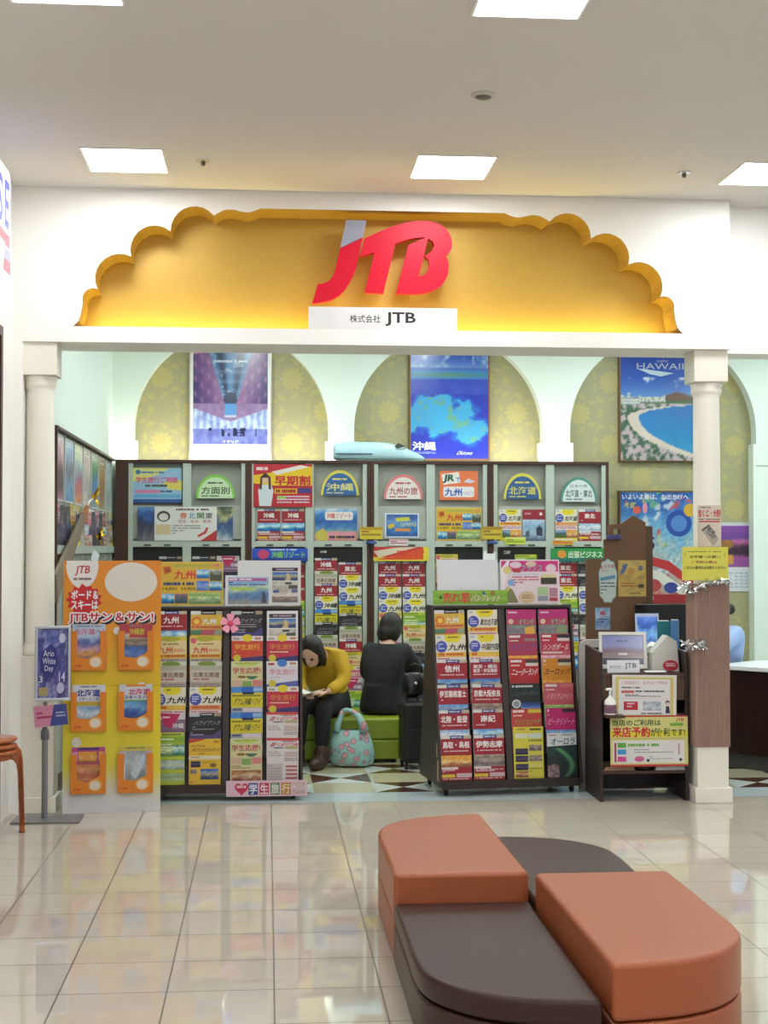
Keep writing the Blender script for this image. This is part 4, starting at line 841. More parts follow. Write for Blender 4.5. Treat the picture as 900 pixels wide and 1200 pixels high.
# ------------------------------------------------------------------ back wall display shelves
YSH = 13.5; ZTOP = at(450, 540, YSH).z; ZR = at(300, 634, YSH).z
sx = lambda p: at(p, 600, YSH).x
sz = lambda y, x=420: at(x, y, YSH).z
UN = [(135, 291, 150.4, (155.5, 214, 224, 282.6), 287.3), (291, 434, 295, (298.7, 358, 367.5, 425), 430), (434, 574.5, 438.4, (443, 499.6, 509.4, 566), 571), (574.5, 713.5, 578.4, (583, 639.6, 649.4, 705), 710)]
UL = ['dark brown brochure shelf unit at the left end of the back wall', 'dark brown brochure shelf unit second from the left on the back wall', 'dark brown brochure shelf unit on the back wall under the blue sea poster', 'dark brown brochure shelf unit at the right end of the back wall']
for (a, b_, p0, ps, p1), lab in zip(UN, UL):
    xa, xb = sx(a) + .001, sx(b_) - .001; t = thing('display_shelf', lab, 'display shelf', (xa, YSH, 0), 0, 'back wall shelf units')
    o = (xa, YSH, 0)
    B().box(xa, sx(p0), YSH - .01, YSH + .24, 0, ZTOP - .031).build('side_panel', DARKWOOD, t, org=o, bevel=.002)
    B().box(sx(p1), xb, YSH - .01, YSH + .24, 0, ZTOP - .031).build('side_panel', DARKWOOD, t, org=o, bevel=.002)
    B().box(xa, xb, YSH - .012, YSH + .24, ZTOP - .03, ZTOP).build('top_panel', DARKWOOD, t, org=o, bevel=.002)
    for q0, q1 in ((p0, ps[0]), (ps[1], ps[2]), (ps[3], p1)): B().box(sx(q0), sx(q1), YSH - .004, YSH + .05, .1, ZTOP - .031).build('metal_post', GREYMETAL, t, org=o, bevel=.002)
    B().box(sx(p0) + .001, sx(p1) - .001, YSH + .055, YSH + .07, .1, ZTOP - .032).build('backing', GREYBACK, t, org=o)
    for q0, q1 in ((ps[0], ps[1]), (ps[2], ps[3])):
        B().box(sx(q0) + .001, sx(q1) - .001, YSH + .02, YSH + .024, ZR + .02, sz(593)).build('display_plate', mat('frosted plate', (164, 168, 160), .25), t, org=o)
        B().box(sx(q0), sx(q1), YSH - .004, YSH + .05, ZR - .055, ZR).build('mid_rail', GREYMETAL, t, org=o, bevel=.002)
        B().box(sx(q0), sx(q1), YSH + .036, YSH + .046, ZR - .20, ZR - .058).build('dark_slot', BLACK, t, org=o)
        B().box(sx(q0), sx(q1), YSH - .004, YSH + .04, .1, .14).build('bottom_rail', GREYMETAL, t, org=o)
        for xx in (.3, .7):
            B().box(sx(q0 + (q1 - q0) * xx - 4), sx(q0 + (q1 - q0) * xx + 4), YSH - .012, YSH - .004, ZR - .045, ZR - .03).build('clip', mat('dark clip', (70, 74, 70), .4), t, org=o)
    B().box(sx(p0), sx(p1), YSH + .01, YSH + .03, 0, .1).build('kick_board', DARKWOOD, t, org=o)

def sheet(box, Y, P, name, label, cat, group=None, rx=0., fit=True):
    x, z, w, h = pbox(*box, Y)
    p = P(w, h)
    return put(name, p.data(name), T((x, Y, z)) @ RX(R(rx)), label, cat, group)
def half_moon(rim, col, small, big, tcol):
    def f(w, h):
        P = Print(w, h, col, .012); P.b = B()
        pts = [(w / 2 * cos(a), h * sin(a)) for a in [pi * i / 24 for i in range(25)]]
        P.b.prism(pts, -.012, 0, 0, inkc(rim)); P.ell(.5, 1, .44, .88, col, 25, pi, 2 * pi)
        P.bars(.3, .32, .4, .08, 1, tcol, .9, 1) if small is None else P.text(small, .27, .3, .46, .13, tcol, 0)
        P.text(big, .14, .52, .72, .3, tcol, .015); P.bars(.15, .88, .7, .06, 1, tcol, .7, 3); return P
    return f
YA = YSH + .0195
GS = 'signs on the back shelf'
def p_blu(w, h):
    P = Print(w, h, '#9fc8ea', .004); P.poly([(0, 0), (.75, 0), (.5, .2), (.2, .35), (0, .4)], '#e8e48a').poly([(.6, .4), (1, .35), (1, .65), (.7, .6)], '#ecdf6a').ell(.1, .12, .05, .07, '#3a7ab8').bars(.16, .1, .5, .06, 1, '#4a86b8', .9, 1)
    P.text('学生旅行ご相談', .06, .26, .86, .17, '#e0507c', .03).bars(.25, .48, .45, .08, 1, '#4a5a3c', .8, 2).rect(.05, .63, .5, .1, '#e08ab0').bars(.56, .65, .38, .07, 1, '#3a4a6a', .7, 3).rect(.03, .76, .94, .1, '#6fb4e0').rect(.0, .9, 1, .1, '#2f5fa8'); return P
sheet((156, 548.5, 213, 589), YA, p_blu, 'display_sign', 'blue and yellow landscape sign in the first bay of the back shelf', 'sign', GS)
sheet((229.5, 556, 275.5, 584), YA, half_moon('#8fd45a', '#d4ecc0', None, '方面別', '#2c4a34'), 'half_moon_sign', 'pale green half moon sign in the second bay of the back shelf', 'sign', GS)
def p_kanto(w, h):
    P = Print(w, h, '#3a4a7a', .004); P.pic(0, 0, .18, 1, photo(pal('#6a9ad4', '#3a62a8', '#2c3a5a', '#5a5a6a', '#8a8a94'), 3), 6, 9).pic(.82, 0, .18, 1, photo(pal('#3a4a4a', '#c8c48a', '#2f4a8a', '#5a7a9c', '#c0c8d0'), 4), 6, 9)
    P.rect(.175, 0, .655, 1, '#eeece8').ell(.27, .28, .07, .16, '#4a4a4a').ell(.27, .3, .05, .11, '#e8e4e0').rect(.19, .52, .15, .3, '#e6cfa8').bars(.4, .05, .36, .08, 1, '#8a6a6a', .7, 1)
    for k, (ch, cc) in enumerate(zip('春北関東', ('#e07a5a', '#5aa0c8', '#7a9a5a', '#7a7a82'))): P.text(ch, .44 + .09 * k, .17, .075, .18, cc, .02)
    P.text('茨城・栃木・群馬', .42, .38, .35, .1, '#c0665a', .0).bars(.36, .54, .3, .3, 4, '#9a9a9a', .4, 3).poly([(.66, 1), (.83, .68), (.83, 1)], '#c8383c').poly([(.62, .85), (.7, .72), (.72, .6), (.74, .62), (.72, .78), (.64, .9)], '#d84a4a'); return P
sheet((161.5, 594, 273, 633.6), YSH - .0055, p_kanto, 'display_sign', 'wide white sign between landscape photos in the lower left of the back shelf', 'sign', GS)
def p_early(w, h):
    P = Print(w, h, '#c42430', .004); P.poly([(.0, .1), (.5, .1), (1, .05), (1, .5), (.35, .5), (0, .45)], '#f0c828').poly([(0, .0), (.9, 0), (.3, .2), (0, .26)], '#c8283a').bars(.05, .07, .2, .08, 1, '#f4e0e0', .9, 1).poly([(.3, .18), (.8, .02), (.95, .06), (.4, .25)], '#eee6e0')
    P.text('早期割', .36, .27, .6, .22, '#c82030', .05).rect(.36, .57, .38, .12, '#ecc828').bars(.38, .59, .34, .09, 1, '#a82a2a', .9, 2).rect(.76, .56, .22, .12, '#4a3a8a').bars(.4, .74, .55, .2, 3, '#e8d0e4', .5, 4).rect(.4, .75, .15, .06, '#a8d05a')
    P.poly([(.08, .62), (.12, .48), (.3, .48), (.34, .62), (.3, .98), (.1, .98)], '#dce4ec').ell(.2, .34, .065, .1, '#e8c4ac').poly([(.12, .3), (.2, .2), (.29, .3), (.3, .6), (.26, .58), (.25, .32), (.15, .32), (.14, .6), (.1, .58)], '#4a3028'); return P
sheet((297, 544, 366, 594), YSH - .006, p_early, 'poster', 'red and yellow early booking poster with a long haired woman in white', 'poster', GS)
sheet((376, 551, 420.5, 580.5), YA, half_moon('#e8d85a', '#2f6aa8', None, '沖縄', '#e8dc8a'), 'half_moon_sign', 'blue half moon sign right of the red early booking poster', 'sign', GS)
def p_oki(w, h):
    P = Print(w, h, '#3f86c8', .004); P.pic(0, 0, 1, 1, photo(pal('#cfe0f0', '#4a90d4', '#2f62b0', '#5a9ad0', '#e8c84a', '#d88aa0'), 6, .12), 12, 9); P.rrect(.24, .1, .66, .26, .02, '#f4ece8').text('沖縄リゾート', .28, .14, .58, .17, '#d84a3c', .02).poly([(.05, 1), (.05, .75), (.2, .6), (.28, .75), (.3, 1)], '#d8c45a').rect(.3, .72, .68, .12, '#e89ab0').bars(.34, .85, .6, .08, 1, '#3a2a5a', .9, 2); return P
sheet((369, 596, 418.5, 633.6), YA - .001, p_oki, 'display_sign', 'blue sea resort sign in the lower part of the fourth bay', 'sign', GS)
sheet((449.5, 556, 495.5, 585), YA, half_moon('#e88a8a', '#f2e6e4', None, '九州の旅', '#b03a3c'), 'half_moon_sign', 'white half moon sign with a pink rim in the fifth bay', 'sign', GS)
def p_blu2(w, h):
    P = Print(w, h, '#dce8f4', .004); P.rect(.04, .05, .92, .9, '#4a7ac4').pic(.04, .05, .92, .9, photo(pal('#3a62b0', '#7aa4dc', '#3f86c8', '#2f5aa8'), 7), 10, 7).poly([(.3, .2), (.7, .15), (.75, .3), (.35, .35)], '#d8d84a').poly([(.08, .5), (.25, .4), (.3, .55), (.12, .65)], '#e8c03c').text('つるやホテル', .4, .38, .5, .17, '#e8f0a0', .02, .1).rect(.3, .62, .45, .12, '#e89a4a'); return P
sheet((451, 601.5, 491, 630), YA - .001, p_blu2, 'display_sign', 'small blue sign with a pale border in the lower part of the fifth bay', 'sign', GS)
def p_jr(w, h):
    P = Print(w, h, '#f4804e', .004); P.poly([(.05, .12), (.5, .03), (.55, .4), (.1, .48)], '#f0ede8').text('JR', .08, .12, .3, .3, '#1f5a44', .05, .1).text('で', .42, .22, .12, .16, '#2f62a8', .02).poly([(.62, .38), (.75, .26), (.93, .36), (.8, .42)], '#dcdce8').rrect(.1, .54, .8, .36, .02, '#f2eef0').text('九州', .14, .6, .44, .26, '#2f5fc0', .04).text('へ行こう', .6, .7, .28, .12, '#2f5fc0', .0); return P
sheet((515, 552, 560, 586), YA, p_jr, 'display_sign', 'orange sign for train trips to Kyushu in the sixth bay', 'sign', GS)
sheet((511, 595, 564.5, 633.6), YA - .001, p_kyushu, 'display_sign', 'yellow Kyushu sign standing in the lower part of the sixth bay', 'sign', GS)
sheet((590, 554.5, 634, 585), YA, half_moon('#e8dc5a', '#2f6098', None, '北海道', '#e8dc6a'), 'half_moon_sign', 'blue half moon sign with a yellow rim in the seventh bay', 'sign', GS)
sheet((656.5, 559, 699.5, 588), YA, half_moon('#5a9c8c', '#e4eef0', '日本の旅', '北海道・東北', '#33453f'), 'half_moon_sign', 'white half moon sign with a green rim in the last bay', 'sign', GS)
MB_ = {}
def bro(key, fn):
    if key not in MB_: MB_[key] = fn().data('brochure cover')
    return MB_[key]
def cosy(title='冬の旅', seed=0):
    P = Print(.21, .297, '#9c2438', .008); P.bars(.1, .1, .5, .08, 1, '#d8a0a8', .7, seed).ell(.82, .14, .07, .05, '#e8d8dc').pic(0, .32, 1, .68, photo(pal('#c8dcf0', '#8fb4d8', '#a8c0d8', '#4a5a78'), seed, .15), 9, 9).poly([(.6, .6), (.75, .5), (.9, .6), (.88, .85), (.62, .82)], '#3a3f52').poly([(.15, .7), (.28, .66), (.3, .85), (.1, .85)], '#4a5a6a'); return P
for xc, y, key, fn, lab in ((315, 633.6, 'ok', lambda: c_red('沖縄', SEA, 51), 'red Okinawa brochure on the shelf below the early booking poster, left of its pair'), (343.5, 633.6, 'ok', None, 'red Okinawa brochure on the shelf below the early booking poster, right of its pair'),
                            (597.5, 633.6, 'cs1', lambda: c_circ('北海道', 52), 'yellow brochure on the shelf below the blue Hokkaido half moon sign'), (625.5, 633.6, 'cs2', lambda: cosy(seed=53), 'crimson topped snow photo brochure below the blue Hokkaido half moon sign'),
                            (663.5, 633.6, 'cs3', lambda: c_circ('北海道', 54, False), 'yellow brochure on the shelf below the white half moon sign with green rim'), (691, 633.6, 'cs4', lambda: c_red('東北', SNOW, 55), 'dark red brochure at the right end of the shelf, below the white half moon sign')):
    p = at(xc, y, YSH + .016); put('brochure', bro(key, fn), T((p.x, YSH + .016, ZR + .001)) @ RX(R(-1)), lab, 'brochure', 'brochures on the back shelf ledge')
def tagp(c, d, txt='#c83a3c'):
    def f(w, h):
        P = Print(w, h, c, .003); P.rect(0, 0, 1, .25, d).bars(.06, .3, .88, .5, 2, txt, .6, 3); return P
    return f
for bx, c, d, tx, l in (((422, 617.5, 448, 632), '#e4cc3a', '#c8a02c', '#a8742c', 'small yellow card on the shelf post left of the fifth bay'), ((565, 617, 588.5, 632), '#dcc43a', '#b8902c', '#8a7434', 'small yellow card on the shelf post left of the seventh bay'),
                        ((456, 631.5, 478.5, 639.5), '#e4d8da', '#e0a8b0', '#c05a6a', 'small white and pink card on the ledge of the fifth bay'), ((592, 629.5, 616, 638), '#cddc4a', '#e4ec8a', '#7a8a2a', 'small lime card on the ledge of the seventh bay'),
                        ((648, 631.5, 672, 638.5), '#e8b03a', '#e4e0d0', '#d83a3c', 'small red and yellow card on the ledge of the last bay')):
    sheet(bx, YSH - .0145, tagp(c, d, tx), 'price_card', l, 'card', 'small cards on the back shelf')
for (x, y) in ((434.5, 634), (576, 634)):
    p = at(x, y, YSH - .014); b = B(); b.lathe([(.006, 0), (.05, .004), (.056, .012), (.03, .03), (.006, .034)], n=16)
    o = b.build('clip_tray', mat('deep blue plastic', (34, 66, 128), .3), None, smooth=True, org=None); o.location = (p.x, YSH - .07, ZR - .03); tag(o, 'small blue dish clipped below the yellow card ' + ('left of the fifth bay' if x < 500 else 'left of the seventh bay'), 'dish', 'blue dishes on the back shelf')
# banners over the lower racks
def ban(a, b_, text, tc, u=.3, w=.65, extra=None):
    def f(w_, h):
        P = Print(w_, h, a, .006); P.rect(0, .72, 1, .28, b_)
        if extra: extra(P)
        P.text(text, u, .22, w, .52, tc, .03); return P
    return f
sheet((295.5, 642.5, 360.5, 658), YSH - .014, ban('#2a5ad0', '#1c3f9c', '沖縄リゾート', '#8fd45a', .35, .6, lambda P: P.ell(.2, .45, .1, .36, '#d84a7a').bars(.32, .06, .5, .12, 1, '#dfe6f8', .8, 1)), 'shelf_banner', 'blue banner with green lettering over the third bay of the back shelf', 'banner', 'shelf banners')
sheet((437.5, 641, 502.5, 657.5), YSH - .014, ban('#d8402c', '#ecd83a', '初夢フェア', '#e8402c', .42, .5, lambda P: P.poly([(.05, .9), (.9, .1), (.97, .1), (.97, .9)], '#e85a2c').poly([(.0, .3), (.4, .05), (.8, .0), (.1, .75)], '#e8d8c0').rect(.9, 0, .1, 1, '#e8dc3a')), 'shelf_banner', 'red and yellow banner over the fifth bay of the back shelf', 'banner', 'shelf banners')
sheet((645.5, 642.5, 709.5, 658), YSH - .014, ban('#2f9a4a', '#1f7a6a', '出張ビジネス', '#e8f4e4', .32, .62, lambda P: P.ell(.2, .45, .08, .3, '#e89a3c')), 'shelf_banner', 'green banner with white lettering over the last bay of the back shelf', 'banner', 'shelf banners')
for bx, tx, l in (((368, 643.5, 425, 650), '沖縄', 'black header strip over the fourth bay of the back shelf'), ((583.5, 643, 639.5, 652), 'CAMP', 'black header strip over the seventh bay of the back shelf')):
    sheet(bx, YSH + .034, (lambda tx: lambda w, h: Print(w, h, '#141414', .004).text(tx, .12, .25, .14, .45, '#e8e8e8', .02))(tx), 'header_strip', l, 'sign', 'black header strips')
wp = B(); p = at(574.5, 657.5, YSH - .02)
wp.prism([(-.066, 0), (.05, 0), (.05, .07), (.07, .075), (.05, .082), (.036, .095), (.03, .07), (-.03, .07), (-.035, .098), (-.066, .09)], -.004, 0)
o = wp.build('paper_card', mat('white card', (236, 238, 240), .6)); o.location = (p.x, YSH - .0125, p.z); tag(o, 'white cut out paper card hanging on the post between sixth and seventh bays', 'card')

# brochures in the lower racks of the back shelf
ordn = ['first', 'second', 'third', 'fourth', 'fifth', 'sixth', 'seventh', 'eighth', 'ninth', 'tenth', 'eleventh', 'twelfth']
POOL = [('red', 'p0', lambda: c_red('沖縄', SEA, 61)), ('cream and blue', 'p1', lambda: c_circ('沖縄', 62)), ('blue topped yellow', 'p2', lambda: c_blue(63)), ('purple', 'p3', lambda: c_mag(64)), ('red', 'p4', lambda: c_red('九州', MTN, 65)),
        ('cream and blue', 'p5', lambda: c_circ('九州', 66)), ('grey', 'p6', lambda: c_pale(67)), ('dark', 'p7', lambda: c_dark(68)), ('golden', 'p8', lambda: c_kyuy(69)), ('pink', 'p9', lambda: c_stu('#d8708e', '#f4e0c0', seed=70)), ('red', 'p10', lambda: c_red('東北', SNOW, 71)), ('navy', 'p11', lambda: c_dark(72, '#2c4a8a')), ('green', 'p12', lambda: c_green(73))]
def shelf_col(xc, y0, seq, where, start=0):
    for k, i in enumerate(seq):
        Yk = YSH + .032 - .0165 * (k + start)
        desc, key, fn = POOL[i]; me = bro(key, fn); hh = max(v.co.z for v in me.vertices)
        ztop = at(420, y0 + 14.9 * k, YSH).z; p = at(xc, 700, YSH)
        put('brochure', me, T((p.x, Yk, ztop - hh)) @ RX(R(-1.5)), f'{desc} brochure, {ordn[k]} down, {where} of the back shelf', 'brochure', 'brochures in the back shelf racks')
shelf_col(199.5, 652, [7], 'left stack, first bay'); shelf_col(238.5, 652, [7], 'left stack, second bay'); shelf_col(267, 651.5, [3], 'right stack, second bay')
shelf_col(343.5, 659, [10, 4, 0, 12], 'right stack, third bay')
shelf_col(382, 654, [0, 6, 4, 1, 2, 11, 6, 3, 8, 12, 2, 9], 'left stack, fourth bay'); shelf_col(410.5, 659, [10, 1, 5, 2, 11, 6, 0, 8, 9, 3, 12], 'right stack, fourth bay')
shelf_col(457, 658, [4, 4, 1, 5, 8, 12, 3, 11, 2, 6, 9], 'left stack, fifth bay'); shelf_col(485, 658, [4, 4, 5, 5, 12, 8, 6, 11, 2, 3], 'right stack, fifth bay')
shelf_col(524, 649.5, [8], 'left stack, sixth bay'); shelf_col(617, 650, [12], 'right stack, seventh bay')
shelf_col(663.5, 658, [10, 10, 5, 12, 11, 3, 2], 'left stack, last bay'); shelf_col(691, 658, [11, 7, 1, 5, 11, 6, 4], 'right stack, last bay')

# ------------------------------------------------------------------ shelf along the left wall
XL = -1.405
t = thing('display_shelf', 'shelf along the left wall of the shop with posters over brochures', 'display shelf', (XL, 9.8, 0), 0); o = (XL, 9.8, 0)
B().box(XL - .048, XL + .01, 9.8, 9.83, 0, 2.48).build('end_panel', DARKWOOD, t, org=o, bevel=.002)
B().box(XL - .048, XL - .03, 9.83, 13.48, .0, 2.46).build('backing', GREYBACK, t, org=o)
B().box(XL - .048, XL + .012, 9.83, 13.48, 2.462, 2.48).build('top_panel', DARKWOOD, t, org=o)
B().box(XL - .03, XL + .004, 9.83, 13.48, 1.62, 1.68).build('mid_rail', GREYMETAL, t, org=o)
B().box(XL - .03, XL + .0, 9.83, 13.48, 0, .1).build('kick_board', DARKWOOD, t, org=o)
for k in range(8):
    y = 9.845 + .518 * k; B().box(XL - .03, XL - .017, y - .010, y + .010, .1, 2.461).build('metal_post', GREYMETAL, t, org=o)
LP = [('pink and white', pal('#e8d4dc', '#d8a8bc', '#6a4a58', '#4a3a48', '#c87a9a')), ('light blue', pal('#a8d0f0', '#8fb8e0', '#6a5a70', '#88b4d8', '#5a8ac0')), ('pale yellow and blue', pal('#f0ecc0', '#cfe0d8', '#8a90b0', '#c85a6a', '#e0c07a')), ('grey pink', pal('#c8b4b0', '#d8c4c0', '#b8a8a8', '#d8d4d0')),
      ('blue and green', pal('#b8c8b8', '#5a9a5a', '#4a7ab0', '#5a8ac8', '#a8b8b8')), ('brown and orange', pal('#a8a090', '#b8864a', '#9a6a3a', '#b8a890')), ('pale grey', pal('#b8ccd0', '#c8d8d8', '#a8b8b8', '#c0c8c4'))]
for k, (nm, pl) in enumerate(LP):
    y = 9.845 + .518 * (k + .5)
    P = Print(.44, .46, '#dcdcdc', .004); P.pic(.03, .03, .94, .94, photo(pl, 80 + k, .22), 9, 16); P.bars(.1, .06, .7, .1, 2, '#f0f0f0', .5, k)
    put('poster', P.data('side poster'), T((XL - .024, y, 1.985)) @ RZ(pi / 2), f'{nm} poster on the left wall shelf, {ordn[k]} from the entrance', 'poster', 'posters on the left wall shelf')
    for j, i in enumerate(((3, 7), (11, 8), (1, 6), (10, 9), (7, 3), (11, 0), (6, 1))[k]):
        put('brochure', bro(POOL[i][1], POOL[i][2]), T((XL - .016, y - .118 + .236 * j, 1.681)) @ RZ(pi / 2) @ RX(R(-2)), f'{POOL[i][0]} brochure on the left wall shelf, {("nearer", "farther")[j]} one in the {ordn[k]} bay', 'brochure', 'brochures on the left wall shelf')
pl_ = [atx(66, 690, -1.365), atx(103, 596, -1.365)]
b = B(); d = (pl_[1] - pl_[0]).normalized(); nrm = Vector((0, -d.z, d.y))
for wv in (0,):
    r0 = [pl_[0] + nrm * s_ + Vector((q, 0, 0)) for s_, q in ((-.10, -.02), (.10, -.02), (.10, .005), (-.10, .005))]; r1 = [pl_[0].lerp(pl_[1], .86) + nrm * s_ + Vector((q, 0, 0)) for s_, q in ((-.045, -.02), (.045, -.02), (.045, .005), (-.045, .005))]
    r2 = [pl_[1] + nrm * s_ + Vector((q, 0, 0)) for s_, q in ((-.03, -.02), (.03, -.02), (.03, .005), (-.03, .005))]
t = thing('wooden_board', 'tapered grey brown board with an orange tip slanting across the left wall shelf', 'board', pl_[0])
B().loft([r0, r1]).build('plank', mat('weathered plank', (122, 108, 92), .6, var=.2), t, org=(0, 0, 0), bevel=.004)
B().loft([r1, r2]).build('tip', mat('orange brown varnish', (160, 94, 44), .4, var=.1), t, org=(0, 0, 0), bevel=.004)
for s_ in (-1, 1): B().tube([pl_[1] + nrm * .02 * s_, pl_[1] + d * .05 + nrm * .035 * s_, pl_[1] + d * .10 + nrm * .05 * s_ + Vector((.03, 0, 0))], [.012, .01, .004]).build('prong', mat('bone white', (226, 220, 204), .5), t, org=(0, 0, 0), smooth=True)
GOLDF = mat('gold foil', (226, 184, 54), .22, metal=.85, var=.1)
for (x, y), l in (((112, 582), 'shiny gold bow higher up on the left wall shelf'), ((117, 629), 'shiny gold bow on the ledge of the left wall shelf')):
    p = atx(x, y, -1.375); b = B(); rr = random.Random(x * 3 + y)
    for k in range(12):
        a = rr.random() * 6.28; e = (rr.random() - .3) * 2; L_ = .07 + .07 * rr.random(); dv = Vector((.35 + .3 * rr.random(), cos(a), sin(a))).normalized() * L_; s_ = Vector((0, -sin(a), cos(a))) * .022
        q = p + Vector((-.02, 0, 0)); b.add([q - s_ * .4, q + dv * .5 - s_, q + dv, q + dv * .5 + s_, q + s_ * .4, q + dv * .5 + Vector((.014, 0, 0))], [(0, 1, 5), (1, 2, 5), (2, 3, 5), (3, 4, 5), (4, 0, 5)])
    b.cyl(p - Vector((.03, 0, 0)), p + Vector((.01, 0, 0)), .02, n=10)
    tag(b.build('gold_bow', GOLDF, org=tuple(p)), l, 'decoration', 'gold bows')
p = atx(111, 652, -1.36); P = Print(.085, .085, '#e8eef2', .003)
put('paper_card', P.data('white card'), T((-1.37, p.y, p.z - .04)) @ RZ(pi / 2 - .5) @ RY(R(30)), 'tilted white card at the front of the left wall shelf', 'card')

# ------------------------------------------------------------------ posters in the arches
YW = YB + .15
def wall_poster(box, P_fn, label, frame_m, fw_=.016, gloss=True, dep=.06):
    x, z, w, h = pbox(*box, YW - dep); t = thing('framed_poster', label, 'poster', (x, YW - .001, z), 0, 'travel posters on the back wall')
    b = B()
    for a in ((-w / 2 - fw_, w / 2 + fw_, -fw_, 0), (-w / 2 - fw_, w / 2 + fw_, h, h + fw_), (-w / 2 - fw_, -w / 2, 0, h), (w / 2, w / 2 + fw_, 0, h)): b.box(a[0], a[1], -dep, 0, a[2], a[3])
    b.build('frame', frame_m, t, bevel=.003)
    put('poster_sheet', P_fn(w, h).b.data('poster sheet', GLOSS), T((0, -dep + .02, 0)), parent=t)
BRONZE = mat('bronze poster frame', (104, 78, 48), .35, metal=.3)
def p_arcade(w, h):
    P = Print(w, h, '#f2f4f6', .02)
    def f(u, v):
        n = fbm(u * 18, v * 18, 3)
        cu = .5; du = abs(u - cu)
        edge = .30 - .22 * (v / .57) if v < .57 else .08
        if v < .57:
            if du < edge:
                c = ramp([(0, (40, 56, 92)), (.5, (62, 100, 156)), (1, (96, 138, 190))], .5 + .5 * sin(du / edge * 7 + 1.2)); c = mixc(c, (190, 220, 246), max(0, sin(v * 60)) * .25 + (n > .68) * .5)
                if v > .44 and (u - .5) ** 2 / .012 + (v - .57) ** 2 / .014 < 1: c = (60, 72, 104)
            else:
                c = ramp([(0, (150, 112, 162)), (.5, (118, 84, 146)), (1, (74, 62, 118))], (du - edge) / .35 + (n - .5) * .6); c = mixc(c, (212, 160, 196), .5 * max(0, sin(v * 40 + du * 30)) * max(0, sin(du * 70)))
        else:
            l = .62 + .26 * max(0, .5 - du) * 1.1
            if du < .08 and v < .72: c = (96, 156, 224) if v < .70 else (190, 200, 226)
            elif v < l: c = mixc((130, 100, 150), (170, 150, 200), n)
            elif v < .84: c = mixc((112, 132, 214), (206, 226, 250), n * 1.2 + .25 * sin(u * 70))
            else: c = mixc((86, 88, 176), (140, 160, 226), n)
            if .83 < v < .92 and n > .5 and .2 < u < .85 and hsh(int(u * 24), 3, 2) > .55: c = (34, 36, 74)
        return c
    P.pic(.035, .0, .93, .868, f, 70, 90); P.poly([(.035, .0), (.22, .0), (.16, .035), (.035, .045)], '#e890b0').bars(.3, .1, .42, .02, 1, '#cfd8ee', .9, 1).text('イタリア', .4, .83, .2, .028, '#e8ecff', .02)
    P.text('ITALY', .1, .895, .8, .07, '#d4dde6', .0); return P
wall_poster((223, 409.5, 317, 537.5), p_arcade, 'violet blue poster of a vaulted shopping arcade on the back wall, in the left arch', mat('silver poster frame', (170, 160, 150), .3, metal=.5))
def p_reef(w, h):
    P = Print(w, h, '#2f4fc0', .02)
    def f(u, v):
        n = fbm(u * 7, v * 11, 5); m = fbm(u * 16, v * 22, 8)
        if v < .2:
            c = ramp([(0, (46, 74, 190)), (.5, (58, 100, 206)), (.9, (110, 150, 222)), (1, (70, 96, 200))], v / .2)
            if n > .55 and .05 < v < .18: c = mixc(c, (170, 206, 240), min(1, (n - .55) * 6))
            return c
        if v < .29:
            d = abs(v - .248) * 22 + abs(u - .5) * .7
            return mixc((96, 150, 110), (70, 140, 210), d * 1.4) if m > .1 else (90, 170, 150)
        if v < .42: return mixc((44, 62, 190), (66, 96, 206), n)
        s_ = (u - .36) ** 2 / .26 + (v - .62) ** 2 / .034 + (n - .5) * 1.5
        s2 = (u - .75) ** 2 / .08 + (v - .74) ** 2 / .02 + (n - .5) * 1.4
        if min(s_, s2) < .8: return mixc((60, 176, 236), (76, 160, 210), n if s_ < s2 else n + .3) if m < .66 else (104, 170, 150)
        return mixc((44, 120, 214), (46, 60, 190), (min(s_, s2) - .8) * 2.2)
    P.pic(0, 0, 1, 1, f, 62, 86)
    for k, ch in enumerate('時を忘れて'): P.text(ch, .79, .03 + .026 * k, .04, .022, '#dfe8fa', .0)
    P.text('沖縄', .02, .85, .3, .075, '#e4ecf6', .04).bars(.06, .94, .26, .02, 2, '#aebde8', .5, 2).text('Okinawa', .58, .93, .2, .035, '#d4def4', 0, .2); return P
wall_poster((481.5, 407, 572, 537.5), p_reef, 'deep blue coral sea poster on the back wall, in the middle arch', mat('brown poster frame', (122, 84, 60), .4))
